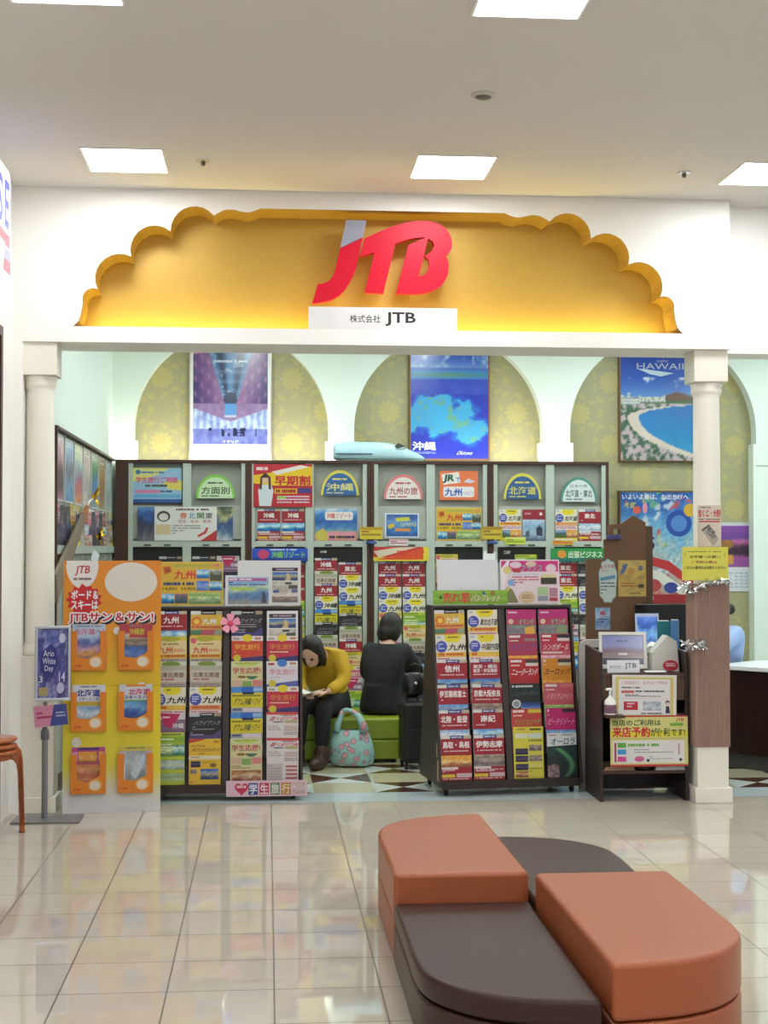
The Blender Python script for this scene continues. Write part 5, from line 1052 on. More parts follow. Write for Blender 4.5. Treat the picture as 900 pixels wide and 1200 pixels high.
def p_hawaii(w, h):
    P = Print(w, h, '#2f62c4', .02)
    def f(u, v):
        n = fbm(u * 9, v * 9, 6); m = hsh(int(u * 60), int(v * 80), 9)
        ridge = .43 - .05 * max(0, 1 - abs(u - .7) / .2) - .02 * n if u > .2 else .46
        shore = .49 + .0 * u
        if v < ridge and not (u < .24 and v > .36 + .08 * hsh(int(u * 26), 1, 3)) and not (.2 < u < .55 and v > .415 + .03 * hsh(int(u * 34), 2, 3)):
            c = ramp([(0, (38, 70, 180)), (.25, (52, 98, 204)), (.45, (110, 160, 224))], v)
            if n > .58 and .24 < v < .40: c = mixc(c, (226, 236, 246), min(1, (n - .58) * 7))
            return c
        if u < .24 and v < .5: return mixc((226, 228, 226), (150, 164, 170), (sin(v * 220) > 0) * .7 + (m > .85) * .3)
        if .2 < u < .56 and v < .475 and v > ridge: return mixc((220, 220, 214), (134, 146, 140), (m > .5) * .8)
        if v < .455: return mixc((128, 86, 88), (104, 92, 70), n + (v - .40) * 4)
        if v < .488: return mixc((60, 110, 70), (90, 130, 84), n)
        # bay: shoreline curve
        t = (v - .488) / .512
        sh = ramp([(0, (1.02,)), (.04, (.62,)), (.12, (.32,)), (.2, (.2,))], t)[0] if t < .2 else .2 + .95 * ((t - .2) / .8) ** 2.1
        if u > sh + .015: return ramp([(0, (52, 128, 206)), (.4, (36, 140, 212)), (1, (60, 170, 216))], t * .9 + (n - .5) * .3 - (u - sh) * .2)
        if u > sh - .10 - .06 * t: return mixc((236, 226, 214), (222, 204, 194), n)
        g = fbm(u * 24, v * 24, 4)
        return mixc((206, 186, 196), (70, 104, 84), (g - .42) * 5)
    P.pic(0, 0, 1, 1, f, 66, 84); P.poly([(.0, 0), (.22, 0), (.14, .03), (.0, .03)], '#e8e0e8').bars(.02, .008, .14, .014, 1, '#c8405a', .8, 1).text('HAWAII', .2, .115, .58, .055, '#c8ccdf', .0).text('oahu', .44, .08, .14, .025, '#b8c0e0', 0, .1).poly([(.2, .165), (.3, .17), (.66, .205), (.5, .235), (.36, .215)], '#d0e4f6'); return P
wall_poster((727.5, 411, 822, 539.5), p_hawaii, 'blue bay and beach poster on the back wall, upper one in the right arch', BRONZE)
def p_fest(w, h):
    P = Print(w, h, '#3f7ac4', .02)
    f0 = photo(pal('#2f62b4', '#5a9ad8', '#7ab8e4', '#a8c4cc', '#c4a8a0', '#a8443c'), 12, .2, 7, 20)
    def f(u, v):
        m = fbm(u * 13, v * 17, 15)
        c = f0(u, v)
        if m > .64: c = mixc(c, ((226, 90, 84), (236, 214, 96), (120, 190, 130), (240, 240, 244))[int(u * 5 + v * 7) % 4], .75)
        return c
    P.pic(0, 0, 1, 1, f, 46, 60); P.text('いよいよ春は、お出かけへ', .02, .015, .82, .05, '#e8ecf4', .02)
    P.ell(.72, .28, .16, .12, '#2f58b0').ell(.72, .28, .1, .075, '#5a8ed8').ell(.86, .16, .08, .06, '#e0b43c').ell(.2, .16, .05, .035, '#e86a5a').ell(.3, .14, .03, .05, '#f0a0b4')
    P.text('35', .22, .40, .2, .12, '#34406a', .03).poly([(.2, .55), (.6, .62), (.95, .82), (.92, .88), (.56, .70), (.2, .62)], '#c8383c').poly([(.2, .66), (.5, .72), (.9, .92), (.8, .95), (.45, .8), (.2, .72)], '#e8e6e0').ell(.4, .84, .1, .06, '#b84a44').ell(.62, .86, .09, .05, '#3f4f9c')
    P.rect(.0, .92, 1, .08, '#a82c30').bars(.05, .935, .9, .045, 1, '#e4b8b0', .8, 4); return P
wall_poster((727.5, 577, 822, 707), p_fest, 'colourful festive blue poster on the back wall, lower one in the right arch', BRONZE)
def p_cal(w, h):
    P = Print(w, h, '#e8eef4', .006); P.rect(0, 0, 1, .04, '#d8dce4')
    def f(u, v):
        n = fbm(u * 6, v * 5, 21)
        c = ramp([(0, (150, 84, 186)), (.3, (112, 70, 160)), (.4, (226, 120, 180)), (.55, (70, 40, 66)), (.72, (60, 36, 60)), (.8, (168, 90, 160)), (1, (150, 84, 168))], v + (n - .5) * .2)
        if (u - .25) ** 2 / .05 + (v - .45) ** 2 / .02 < 1 - n * .6: c = mixc((206, 148, 60), (110, 70, 44), n)
        if u < .42 and .72 < v < .92 and n > .42: c = (222, 160, 70)
        return c
    P.pic(.0, .05, 1, .60, f, 24, 22)
    for j in range(5):
        for i in range(7): P.rect(.08 + .125 * i, .72 + .05 * j, .09, .03, '#c4cede' if i else '#e0b4bc')
    return P
x, z, w, h = pbox(838, 612, 887, 693, YW - .01)
put('calendar', p_cal(w, h).data('calendar'), T((x, YW - .002, z)), 'wall calendar with a purple sunset photo, right of the right column', 'calendar')

# ------------------------------------------------------------------ inflatable train on the shelf
xa, xb = at(390, 530, 13.56).x, at(498, 530, 13.56).x; L_ = xb - xa
t = thing('toy_train', 'pale blue inflatable bullet train nose lying on top of the back shelf', 'toy', (xa, 13.57, ZTOP))
st_ = [(0, .03, .125, .06), (.012, .012, .152, .085), (.05, .004, .172, .1), (.2, 0, .182, .105), (.5, 0, .18, .105), (.62, 0, .172, .104), (.74, 0, .142, .098), (.84, 0, .108, .085), (.93, .002, .072, .065), (.98, .008, .042, .04), (1, .018, .03, .015)]
rings = []
for u, z0, z1, hw in st_:
    c_, r_ = (z0 + z1) / 2, (z1 - z0) / 2
    rings.append([(u * L_, hw * math.copysign(abs(cos(a)) ** .7, cos(a)), c_ + r_ * math.copysign(abs(sin(a)) ** .75, sin(a))) for a in [2 * pi * k / 20 for k in range(20)]])
B().loft(rings).build('body', mat('pale blue vinyl', (184, 220, 232), .3, var=.03), t, smooth=True, sub=1)
wn_ = B(); wn_.add([(L_ * .66, -.104, .135), (L_ * .70, -.090, .165), (L_ * .785, -.085, .135), (L_ * .76, -.1, .112), (L_ * .685, -.106, .112)], [(0, 1, 2, 3, 4)])
wn_.add([(L_ * .70, -.088, .166), (L_ * .70, .088, .166), (L_ * .79, .08, .134), (L_ * .79, -.08, .134)], [(0, 1, 2, 3)]).build('windscreen', mat('dark green glass print', (40, 56, 52), .2), t)
B().box(.02, L_ * .42, -.1075, -.104, .055, .066).build('stripe', mat('navy stripe', (52, 72, 110), .4), t)
B().box(L_ * .1, L_ * .97, -.06, .06, .0005, .008).build('underside', mat('grey green vinyl', (150, 176, 160), .5), t)

# ------------------------------------------------------------------ right column dressings
def bend_print(P, name, r, cx, cy, z, label, cat, mtl=INK, rot=0.):
    me = P.b.data(name, mtl); bm = bmesh.new(); bm.from_mesh(me)
    for k in range(-7, 8):
        bmesh.ops.bisect_plane(bm, geom=bm.verts[:] + bm.edges[:] + bm.faces[:], plane_co=(P.w * k / 16, 0, 0), plane_no=(1, 0, 0), dist=1e-6)
    for v in bm.verts:
        rr = r - v.co.y; a = v.co.x / r; v.co.x = rr * sin(a); v.co.y = -rr * cos(a)
    bm.to_mesh(me); bm.free(); o = put(name, me, T((cx, cy, z)) @ RZ(rot), label, cat); return o
def p_ticket(w, h):
    P = Print(w, h, '#e6d8c4', .0015); P.bars(.1, .04, .4, .03, 1, '#6a5a4a', .8, 1).text('宝くじ・大発売', .04, .1, .92, .17, '#cf3038', .06).bars(.06, .31, .85, .03, 1, '#7a5a4a', .8, 2).rect(.08, .36, .8, .03, '#c83a3c').poly([(.15, .56), (.42, .44), (.8, .78), (.56, .95)], '#b8b0a4').poly([(.15, .56), (.42, .44), (.46, .48), (.2, .6)], '#6a645c').text('TICKET', .28, .62, .42, .1, '#3a3632', .02, 0, False, .75).text('旅行券', .36, .54, .3, .08, '#3a3632', .02, 0, False, .75).rect(.05, .955, .9, .045, '#2f3a30'); return P
x, z, w, h = pbox(811, 592, 846, 643, CY - .09)
bend_print(p_ticket(.185, h), 'ticket_poster', .0935, RCX, CY, z, 'cream poster with red lettering wrapped around the right column', 'poster')
def p_yel(w, h):
    P = Print(w, h, '#e9e25e', .004); P.bars(.12, .13, .76, .03, 1, '#7a7434', .8, 1).text('お客様へお願い', .17, .25, .66, .09, '#6a5c2c', .02).text('ご予約の際は', .2, .41, .56, .09, '#a8542c', .02).text('こちらの番号札をお取りください', .05, .57, .9, .1, '#5a5228', .03).rect(.06, .15, .01, .12, '#5a5228').rect(.92, .18, .01, .12, '#5a5228'); return P
x, z, w, h = pbox(799.5, 641, 853.5, 680, CY - .13)
put('notice_board', p_yel(w, h).data('yellow notice'), T((x, CY - .122, z)), 'bright yellow notice fixed across the right column', 'notice')
ribs = B(); z0, z1 = at(833, 876, CY - .13).z, at(833, 684, CY - .13).z; hw = .1125; n = 14
outl = []
for sd_, (ux, uy) in enumerate(((1, 0), (0, 1), (-1, 0), (0, -1))):
    nx, ny = uy, -ux
    for i in range(n * 2):
        s_ = -hw + 2 * hw * (i + .5) / (n * 2); d_ = hw + (.004 if i % 2 else -.0025); outl.append((ux * s_ + nx * d_, uy * s_ + ny * d_))
inn = [(x * .966 if abs(x) > .108 else max(-.108, min(.108, x)), y * .966 if abs(y) > .108 else max(-.108, min(.108, y))) for x, y in outl]
N_ = len(outl); r4 = [[(x, y, z) for x, y in o_] for o_, z in ((outl, z0), (outl, z1), (inn, z1), (inn, z0), (outl, z0))]
ribs.loft(r4, cap=False)
o = ribs.build('cardboard_sleeve', mat('pinkish brown corrugated card', (150, 122, 109), .75, var=.06)); o.location = (RCX, CY, 0)
tag(o, 'ribbed pinkish brown cardboard sleeve around the lower right column', 'cardboard sleeve')
FOIL = mat('silver tinsel foil', (214, 216, 220), .2, metal=.9)
def tinsel(path, label, rr, nper=70, L_=.045):
    b = B(); b.tube(path, .006, 6); pts = [Vector(p) for p in path]; r = random.Random(3)
    for k in range(nper):
        i = r.randrange(len(pts) - 1); p = pts[i].lerp(pts[i + 1], r.random()); d = Vector((r.uniform(-1, 1), r.uniform(-1, 1), r.uniform(-1, 1))).normalized(); s_ = d.orthogonal().normalized() * .007
        q = p + d * L_ * r.uniform(.6, 1.2); b.add([p - s_, p + s_, q + s_ * .6, q - s_ * .6], [(0, 1, 2, 3)])
    return tag(b.build('tinsel_garland', FOIL), label, 'garland', 'tinsel garlands')
zt_ = at(830, 686, CY - .13).z; q = .128
tinsel([(RCX - q, CY - q, zt_ - .03), (RCX - q * .5, CY - q - .01, zt_ + .01), (RCX, CY - q - .005, zt_ + .02), (RCX + q * .7, CY - q, zt_ + .04), (RCX + q, CY - q * .5, zt_ + .03), (RCX + q, CY + q, zt_ + .01), (RCX - q, CY + q, zt_), (RCX - q - .01, CY, zt_ - .02), (RCX - q, CY - q, zt_ - .05)], 'silver tinsel around the right column just below the yellow notice', 1, 150)
zt_ = at(815, 756, CY - .13).z
tinsel([(RCX - q - .07, CY - q + .02, zt_ + .02), (RCX - q - .02, CY - q - .0, zt_ - .01), (RCX - q + .04, CY - q - .01, zt_ + .005), (RCX - q + .07, CY - q - .005, zt_ + .01)], 'short silver tinsel tuft at the left edge of the cardboard sleeve', 1, 70)

# ------------------------------------------------------------------ podium by the right column
YP0 = 9.385
px0, px1 = at(703, 850, YP0).x, 2.764; PW = px1 - px0
pod = thing('reception_stand', 'dark brown open fronted reception stand left of the right column', 'stand', ((px0 + px1) / 2, YP0, 0)); hwp = PW / 2
PD = .44
for s_ in (-1, 1):
    x0, x1 = (-hwp, -hwp + .02) if s_ < 0 else (hwp - .02, hwp)
    b = B(); poly = [(0, 0), (PD, 0), (PD, 1.0), (.0, .975)]
    b.add([(x0, y, z) for y, z in poly] + [(x1, y, z) for y, z in poly], [(0, 1, 2, 3), (7, 6, 5, 4), (0, 4, 5, 1), (1, 5, 6, 2), (2, 6, 7, 3), (3, 7, 4, 0)]).build('side_panel', ESPRESSO, pod, bevel=.002)
q = hwp - .0205
B().box(-q, q, .0, PD - .02, .815, .838).build('top_board', DARKWOOD, pod, bevel=.002)
B().box(-q, q, PD - .018, PD, .02, .98).build('back_panel', ESPRESSO, pod)
B().box(-q, q, .012, .03, .66, .814).build('apron', mat('mid brown laminate', (84, 56, 40), .4, var=.2), pod)
B().box(-q, q, .0, PD - .02, .555, .573).build('shelf', DARKWOOD, pod, bevel=.002)
B().box(-q, q, .0, PD - .02, .18, .20).build('shelf', DARKWOOD, pod, bevel=.002)
B().lathe([(.014, 0), (.016, .006), (.012, .014), (.004, .018)], n=16).build('knob', GOLDF, pod, smooth=True, rot=(pi / 2, 0, 0)).location = (hwp - .105, .012, .77)
PX = pod.location.x
def podpos(x, y=None, dy=0.): return at(x, y or 800, YP0 + dy)
# screen
sc_ = podpos(731, 780, .16); t = thing('desk_monitor', 'silver framed monitor standing on the reception stand', 'monitor', (sc_.x, YP0 + .17, .839), R(-6))
mw, mh = .318, .25; MT = T((0, 0, .012)) @ RX(R(-14))
b = B()
for a in ((-mw / 2, mw / 2, 0, .03), (-mw / 2, mw / 2, mh - .022, mh), (-mw / 2, -mw / 2 + .022, .03, mh - .022), (mw / 2 - .022, mw / 2, .03, mh - .022)): b.box(a[0], a[1], -.014, .014, a[2], a[3])
b.box(-mw / 2 + .01, mw / 2 - .01, .0, .022, .01, mh - .01)
b.build('bezel', mat('silver grey plastic', (206, 204, 196), .35), t, bevel=.003).matrix_local = MT
P = Print(mw - .044, mh - .052, '#4a4f6a', .002); P.pic(0, 0, 1, 1, lambda u, v: ramp([(0, (88, 92, 128)), (.4, (96, 98, 130)), (.55, (84, 66, 70)), (.7, (110, 94, 92)), (.8, (52, 52, 62)), (1, (46, 48, 60))], v + .03 * sin(u * 4)), 6, 20); P.bars(.34, .16, .3, .07, 1, '#3a3f5c', .9, 1).rect(.0, .62, 1, .03, '#6a5a5c').rect(0, .74, 1, .02, '#8a7c78')
put('screen', P.b.data('monitor screen', SCREEN), MT @ T((0, -.0005, .03)), parent=t)
B().box(-.09, .09, -.05, .10, 0, .012).box(-.03, .03, .02, .05, .012, .12).build('foot', mat('silver grey plastic', (206, 204, 196), .35), t, bevel=.003)
x, z, w, h = pbox(712, 771.5, 750, 788, YP0 + .03); P = Print(w, .082, '#f2f4f8', .006); P.text('株式会社', .07, .42, .36, .26, '#3a3a44', 0).text('JTB', .54, .24, .36, .5, '#22222a', .01)
t = thing('name_plate', 'small white name plate with black letters on the front edge of the reception stand', 'sign', (x, YP0 + .04, .839)); put('plate', P.data('stand name plate'), RX(R(-8)), parent=t)
B().add([(-.07, 0, 0), (.07, 0, 0), (.07, .045, 0), (-.07, .045, 0), (-.07, .008, .06), (.07, .008, .06)], [(0, 1, 2, 3), (0, 4, 5, 1), (2, 5, 4, 3), (0, 3, 4), (1, 2, 5)]).build('easel_back', mat('white card', (236, 238, 240), .6), t)
# box with red card, tissue, folders on the stand
x, z, w, h = pbox(764, 765, 796, 788, YP0 + .10)
t = thing('card_box', 'pale grey slanted box with a round red card on the reception stand', 'box', (x, YP0 + .09, .839))
b = B(); w2 = w / 2; b.add([(-w2, 0, 0), (w2, 0, 0), (w2 * .8, 0, .20), (w2 * .1, 0, .24), (-w2, 0, .125), (-w2, .12, 0), (w2, .12, 0), (w2 * .8, .12, .20), (w2 * .1, .12, .24), (-w2, .12, .125)], [(0, 1, 2, 3, 4), (9, 8, 7, 6, 5), (0, 5, 6, 1), (1, 6, 7, 2), (2, 7, 8, 3), (3, 8, 9, 4), (4, 9, 5, 0)])
b.build('box_body', mat('pale grey board', (190, 188, 180), .5), t, bevel=.003)
P = Print(.105, .075, '#c8283c', .003); P.b = B(); P.b.prism([(.052 * cos(a), .036 + .036 * sin(a)) for a in [2 * pi * i / 24 for i in range(24)]], -.003, 0, 0, inkc('#c8283c')); P.bars(.2, .3, .6, .35, 2, '#f0d8dc', .6, 2)
put('round_card', P.data('red card'), T((.03, -.002, .005)), parent=t)['label'] = 'round red card'
tag(B().box(-.07, .07, -.02, .03, 0, .012).build('card_case', WHITEPL, bevel=.005), 'flat white case lying in front of the grey box on the reception stand', 'case').location = (at(768, 786, YP0 + .03).x, YP0 + .03, .839)
t = thing('tissue_box', 'white tissue pack with crumpled tissue behind the monitor on the stand', 'tissues', (at(766, 770, YP0 + .26).x, YP0 + .27, .839))
B().box(-.05, .05, -.045, .045, 0, .09).build('pack', mat('pale paper', (214, 214, 208), .6), t, bevel=.006)
b = B(); rr = random.Random(5)
b.lathe([(.035, .088), (.045, .11), (.03, .14), (.042, .16), (.012, .185)], n=9); b.v = [(x + rr.uniform(-.012, .012), y + rr.uniform(-.012, .012), z + rr.uniform(-.006, .006)) for x, y, z in b.v]
b.build('tissue', mat('white tissue', (232, 232, 228), .8), t)
for (xa, ya, xb, yb_), c, l, dy in (((771, 728, 785, 768), (24, 112, 122), 'teal folder standing behind the grey box on the reception stand', .33), ((786.5, 727, 796, 768), (88, 136, 190), 'light blue folder standing right of the teal folder', .30)):
    x, z, w, h = pbox(xa, ya, xb, yb_, YP0 + dy); b = B(); b.box(-w / 2, w / 2, 0, .02, 0, h + z - .839, 0).box(-w / 2 + .004, w / 2 - .004, .004, .016, .004, h + z - .839 + .006, 1)
    tag(b.build('folder', [mat('folder %d' % c[0], c, .4), mat('folder paper', (220, 222, 220), .7)], bevel=.002), l, 'folder', 'folders on the reception stand').location = (x, YP0 + dy, .839)
# signs on the stand front
def p_s1(w, h):
    P = Print(w, h, '#efece0', .005); P.rect(.05, .05, .9, .9, '#e2cf82').rect(.1, .1, .8, .8, '#f2f0ee').text('ご来店前に、まずはご予約を', .14, .14, .72, .07, '#d0506a', .0).bars(.14, .27, .3, .04, 1, '#6a6a6a', .8, 1).rect(.14, .35, .2, .06, '#d86a74').bars(.36, .35, .45, .05, 1, '#5a5a60', .7, 2).bars(.2, .44, .55, .06, 2, '#6a6a70', .6, 3).rect(.1, .53, .8, .006, '#e0a0a8')
    P.rect(.18, .6, .22, .19, '#c42a3c').bars(.23, .63, .12, .13, 2, '#f0d0d4', .5, 1).pic(.48, .58, .28, .22, photo(pal('#e8eaf0', '#a8b4c4', '#dfe4ea', '#98a4b4'), 3, .4), 8, 6).ell(.86, .62, .035, .05, '#3a3030').ell(.86, .645, .028, .04, '#e8ccb8').poly([(.835, .7), (.885, .7), (.9, .86), (.83, .86)], '#2c3450').bars(.45, .85, .32, .035, 1, '#5a5a60', .8, 2); return P
x, z, w, h = pbox(717, 791, 792.5, 843, YP0 - .01)
put('sign_card', p_s1(w, h).data('appointment sign'), T((x, YP0 - .0045, z)) @ RY(R(.8)), 'white sign with a pale yellow border on the front of the reception stand', 'sign', 'signs on the reception stand')
def p_s2(w, h):
    P = Print(w, h, '#c8323c', .006); P.rect(0, .03, 1, .93, '#e4e08c').rect(0, .3, 1, .12, '#ece23c').text('当店のご利用は', .03, .08, .62, .12, '#2c4a30', .03).text('JTB', .84, .06, .1, .08, '#c8383c', .03, .15).rrect(.77, .15, .17, .06, .006, '#7cb83c')
    P.text('来店予約', .03, .22, .48, .2, '#d82a34', .045).text('が便利', .52, .25, .24, .16, '#2c4a30', .03).text('です!', .78, .27, .18, .13, '#2c4a30', .03).rect(.03, .445, .92, .006, '#b8842c').rect(.03, .49, .92, .44, '#efece8')
    P.rect(.05, .53, .025, .38, '#b83a4a').rect(.09, .53, .11, .1, '#6ab04a').rect(.09, .66, .11, .1, '#4a9ad8').rect(.09, .80, .11, .1, '#e0509a').bars(.22, .55, .42, .06, 1, '#7ab85a', .9, 1).ell(.37, .85, .065, .055, '#e06aa4').bars(.3, .66, .5, .1, 2, '#a8a8b0', .4, 3).bars(.5, .8, .3, .08, 2, '#a8a8b0', .4, 5).rect(.87, .55, .02, .22, '#d890b8').ell(.48, .88, .02, .03, '#2c2c38').ell(.9, .87, .02, .03, '#2c2c38'); return P
x, z, w, h = pbox(715, 838, 806, 897.5, YP0 - .02)
put('sign_card', p_s2(w, h).data('booking sign'), T((x, YP0 - .026, .232)) @ RX(R(-2.2)), 'yellow and white booking sign leaning on the lower shelf of the reception stand', 'sign', 'signs on the reception stand')
# pump bottle
B().box(-q, -q + .125, -.095, -.0015, .556, .572).build('bottle_ledge', DARKWOOD, pod, bevel=.002)
pb2 = podpos(715.0, 820, -.05); t = thing('pump_bottle', 'white hand sanitiser pump bottle on the middle shelf of the reception stand', 'bottle', (pb2.x, YP0 - .05, .574))
B().lathe([(.0, 0), (.036, .0), (.04, .006), (.04, .07), (.037, .088), (.022, .108), (.012, .114), (.012, .122)], n=24).build('bottle_body', mat('white translucent plastic', (230, 228, 222), .3), t, smooth=True)
B().lathe([(.0405, .012), (.041, .013), (.041, .066), (.0405, .067)], n=24).build('label_band', mat('purple grey label', (120, 84, 104), .4, var=.5, scale=60), t, smooth=True)
B().cyl((0, 0, .12), (0, 0, .165), .0075, n=12).cyl((-.03, -.012, .165), (.006, 0, .168), .0075, n=10).cyl((0, 0, .158), (0, 0, .172), .012, n=12).build('pump', WHITEPL, t, smooth=True, auto=40)
# things on the lower shelf
for (xa, xb), h, c, l, nm in (((708, 744), .022, (178, 150, 120), 'tan paper pile on the lower shelf of the reception stand, left', 'paper_pile'), ((768, 805), .03, (230, 228, 230), 'white paper pile on the lower shelf of the reception stand, right', 'paper_pile')):
    x0, x1 = podpos(xa).x, podpos(xb).x; b = B()
    for k in range(4): b.box((x0 - x1) / 2 + .004 * k, (x1 - x0) / 2 - .003 * (k % 2), .012 + .003 * k, .3 - .002 * k, h * k / 4, h * (k + .85) / 4)
    tag(b.build(nm, mat(nm + str(c[0]), c, .7)), l, 'papers', 'paper piles on the lower shelf').location = ((x0 + x1) / 2, YP0, .201)
x0 = podpos(756).x; b = B(); b.lathe([(.055, 0), (.06, .01), (.055, .035), (.03, .05), (.01, .052)], n=20)
tag(b.build('black_pouch', BLACK, smooth=True), 'black pouch between the paper piles on the lower shelf', 'pouch').location = (x0, YP0 + .065, .201)
# pale rounded screen behind the stand's left side
x0, x1 = at(678.5, 840, 9.92).x, at(735, 840, 9.92).x; zt_ = at(690, 749.5, 9.92).z
pts = [(x0, 0), (x1, 0), (x1, zt_)] + [(x0 + .06 - .06 * sin(a), zt_ - .06 + .06 * cos(a)) for a in [i * pi / 16 for i in range(9)]]
tag(B().prism(pts, 0, .035).build('partition_screen', mat('light grey laminate', (178, 174, 168), .4), bevel=.004), 'light grey rounded partition screen behind the reception stand', 'screen').location = (0, 9.92, 0)

# ------------------------------------------------------------------ house shaped brown partition with notices
YT2 = 10.6
C2 = lambda x, y: (lambda p: (p.x, p.z))(at(x, y, YT2))
WOODB = mat('brown wood board', (112, 78, 50), .5, var=.12, scale=4)
base = at(722, 900, YT2); t = thing('display_partition', 'brown wooden partition with a stepped skyline top behind the reception stand', 'partition', (base.x, YT2, 0))
f_ = lambda pts: [(x - base.x, z) for x, z in [C2(*p) for p in pts]]
b0, b1 = C2(687.5, 800)[0] - base.x, C2(756.5, 800)[0] - base.x
o1 = [(b0, 0), (b0, f_([(687.5, 655)])[0][1])] + f_([(708, 655), (708, 632), (713.5, 632), (713.5, 615), (728, 613.5), (742, 604), (756.5, 612)]) + [(b1, 0)]
me = plate_mesh(o1, [f_([(719, 620), (727, 620), (727, 626), (719, 626)])], .03); B().mesh(me).build('front_board', WOODB, t)
b2 = C2(767, 800)[0] - base.x; B().prism([(b1 - .05, 0), (b2, 0), (b2, f_([(767, 617)])[0][1]), (b1 - .05, f_([(757, 615)])[0][1])], .032, .06).build('rear_board', mat('darker brown board', (92, 64, 42), .5, var=.12, scale=4), t)
x, z = C2(718, 632); tag(B().box(-.05, .05, -.03, .03, 0, .03).build('blue_box', mat('blue box', (60, 64, 130), .4), bevel=.003), 'small blue box on the stepped top of the brown partition', 'box').location = (x, YT2 + .0 - .031, z - .0)
WV = [(.5 + .46 * cos(a) * (1 + .06 * sin(9 * a)), .5 - .49 * math.copysign(abs(sin(a)) ** .6, sin(a)) * (1 + .03 * sin(9 * a))) for a in [2 * pi * i / 72 for i in range(72)]]
x, z, w, h = pbox(701, 655, 723.5, 707, YT2); P = Print(w, h, '#cfe4d8', .004); P.b = B(); P.b.prism([((u - .5) * w, (1 - v) * h) for u, v in WV], -.004, 0, 0, inkc('#a8cfc0')); P.poly([(.5 + (u - .5) * .92, .5 + (v - .5) * .95) for u, v in WV], '#d8e8e0')
P.text('おすすめ', .12, .13, .7, .08, '#d8485c', .03, 0, False, -.1).text('プラン', .14, .24, .4, .06, '#d8485c', .02, 0, False, -.1).poly([(.1, .42), (.88, .36), (.88, .44), (.1, .5)], '#6aa8cc').bars(.12, .53, .74, .3, 4, '#3f5a6a', .35, 3)
put('notice_sheet', P.data('wavy notice'), T((x, YT2 - .0005, z)), 'pale mint wavy edged notice on the brown partition', 'notice', 'notices on the brown partition')
x, z, w, h = pbox(724.5, 656.5, 757, 699, YT2); P = Print(w, h, '#d8b862', .003); P.pic(.02, .02, .96, .96, photo(pal('#dcc070', '#d4b25a', '#d8bc6a'), 3), 6, 8).poly([(.06, .4), (.16, .12), (.36, .1), (.2, .36)], '#5a7aa8').ell(.46, .3, .12, .09, '#d89a4a').ell(.8, .22, .08, .08, '#6a7a8a').bars(.1, .62, .6, .14, 2, '#b8642c', .5, 2).rect(.72, .66, .2, .1, '#4a3a30').ell(.8, .48, .12, .05, '#b8a050').bars(.4, .9, .4, .04, 1, '#8a5a2c', .7, 1)
put('notice_sheet', P.data('yellow sheet'), T((x, YT2 - .0005, z)), 'mustard yellow picture sheet on the brown partition', 'notice', 'notices on the brown partition')
x, z, w, h = pbox(697.5, 712, 715, 738, YT2); P = Print(w, h, '#a8c4e0', .003); P.pic(0, 0, 1, 1, photo(pal('#8fb4dc', '#c8dcf0', '#7a9cc8', '#a8bcd8'), 8), 6, 7).ell(.5, .25, .2, .1, '#d86a7a').bars(.15, .5, .7, .2, 2, '#3a5a9a', .6, 1)
put('notice_sheet', P.data('blue sheet'), T((x, YT2 - .0005, z)), 'small pale blue sheet low on the brown partition above the monitor', 'notice', 'notices on the brown partition')

# ------------------------------------------------------------------ desk area behind the stand
YD = 10.35
dk = thing('office_desk', 'low dark desk between the reception stand and the brown partition', 'desk', (at(782, 850, YD).x, YD, 0))
dw = .36
B().box(-dw, dw, -.2, .22, .70, .73).build('desk_top', DARKWOOD, dk, bevel=.002)
for x in (-dw + .02, dw - .04): B().box(x, x + .02, -.19, .21, 0, .699).build('side_panel', ESPRESSO, dk)
x, z, w, h = pbox(744.5, 708, 816, 762, YD + .12); t = thing('computer_monitor', 'black desktop monitor seen from behind, below the festive poster', 'monitor', (x, YD + .12, .731))
B().box(-w / 2, w / 2, 0, .03, z - .731, z - .731 + h).build('casing', BLACKGLOSS, t, bevel=.006)
B().lathe([(.11, 0), (.11, .012), (.03, .02), (.025, .12)], n=20).build('foot', BLACKGLOSS, t, smooth=True, auto=40)
t.location.z = .731
x, z, w, h = pbox(746, 719, 773, 760, YD - .1); t = thing('small_screen', 'small lit blue screen in front of the black monitor', 'screen', (x, YD - .1, .731))
P = Print(w, h + z - .731, '#8a93a6', .02); P.rect(.06, .05, .88, .40, '#3f5fa0').pic(.06, .05, .88, .4, photo(pal('#5a7ab8', '#2f4a90', '#6a9ac8', '#3a5a90'), 4), 6, 5).rect(.06, .5, .94, .3, '#4aa0e4').rect(.06, .8, .9, .2, '#9cb8d0')
put('display', P.b.data('small screen', SCREEN), RX(R(-6)), parent=t)
B().box(-.05, .05, -.01, .07, 0, .01).build('foot', BLACK, t)
x = at(803, 750, YD - .1).x; t = thing('paper_tray', 'grey paper tray with stacked papers beside the tinsel', 'tray', (x, YD - .12, .731))
B().box(-.08, .08, -.06, .08, 0, .01).box(-.08, -.074, -.06, .08, .01, .05).box(.074, .08, -.06, .08, .01, .05).build('tray', mat('grey tray', (140, 142, 146), .4), t)
B().box(-.07, .07, -.055, .075, .012, .05).box(-.066, .068, -.05, .07, .05, .085).build('papers', mat('paper white', (224, 226, 226), .7), t)

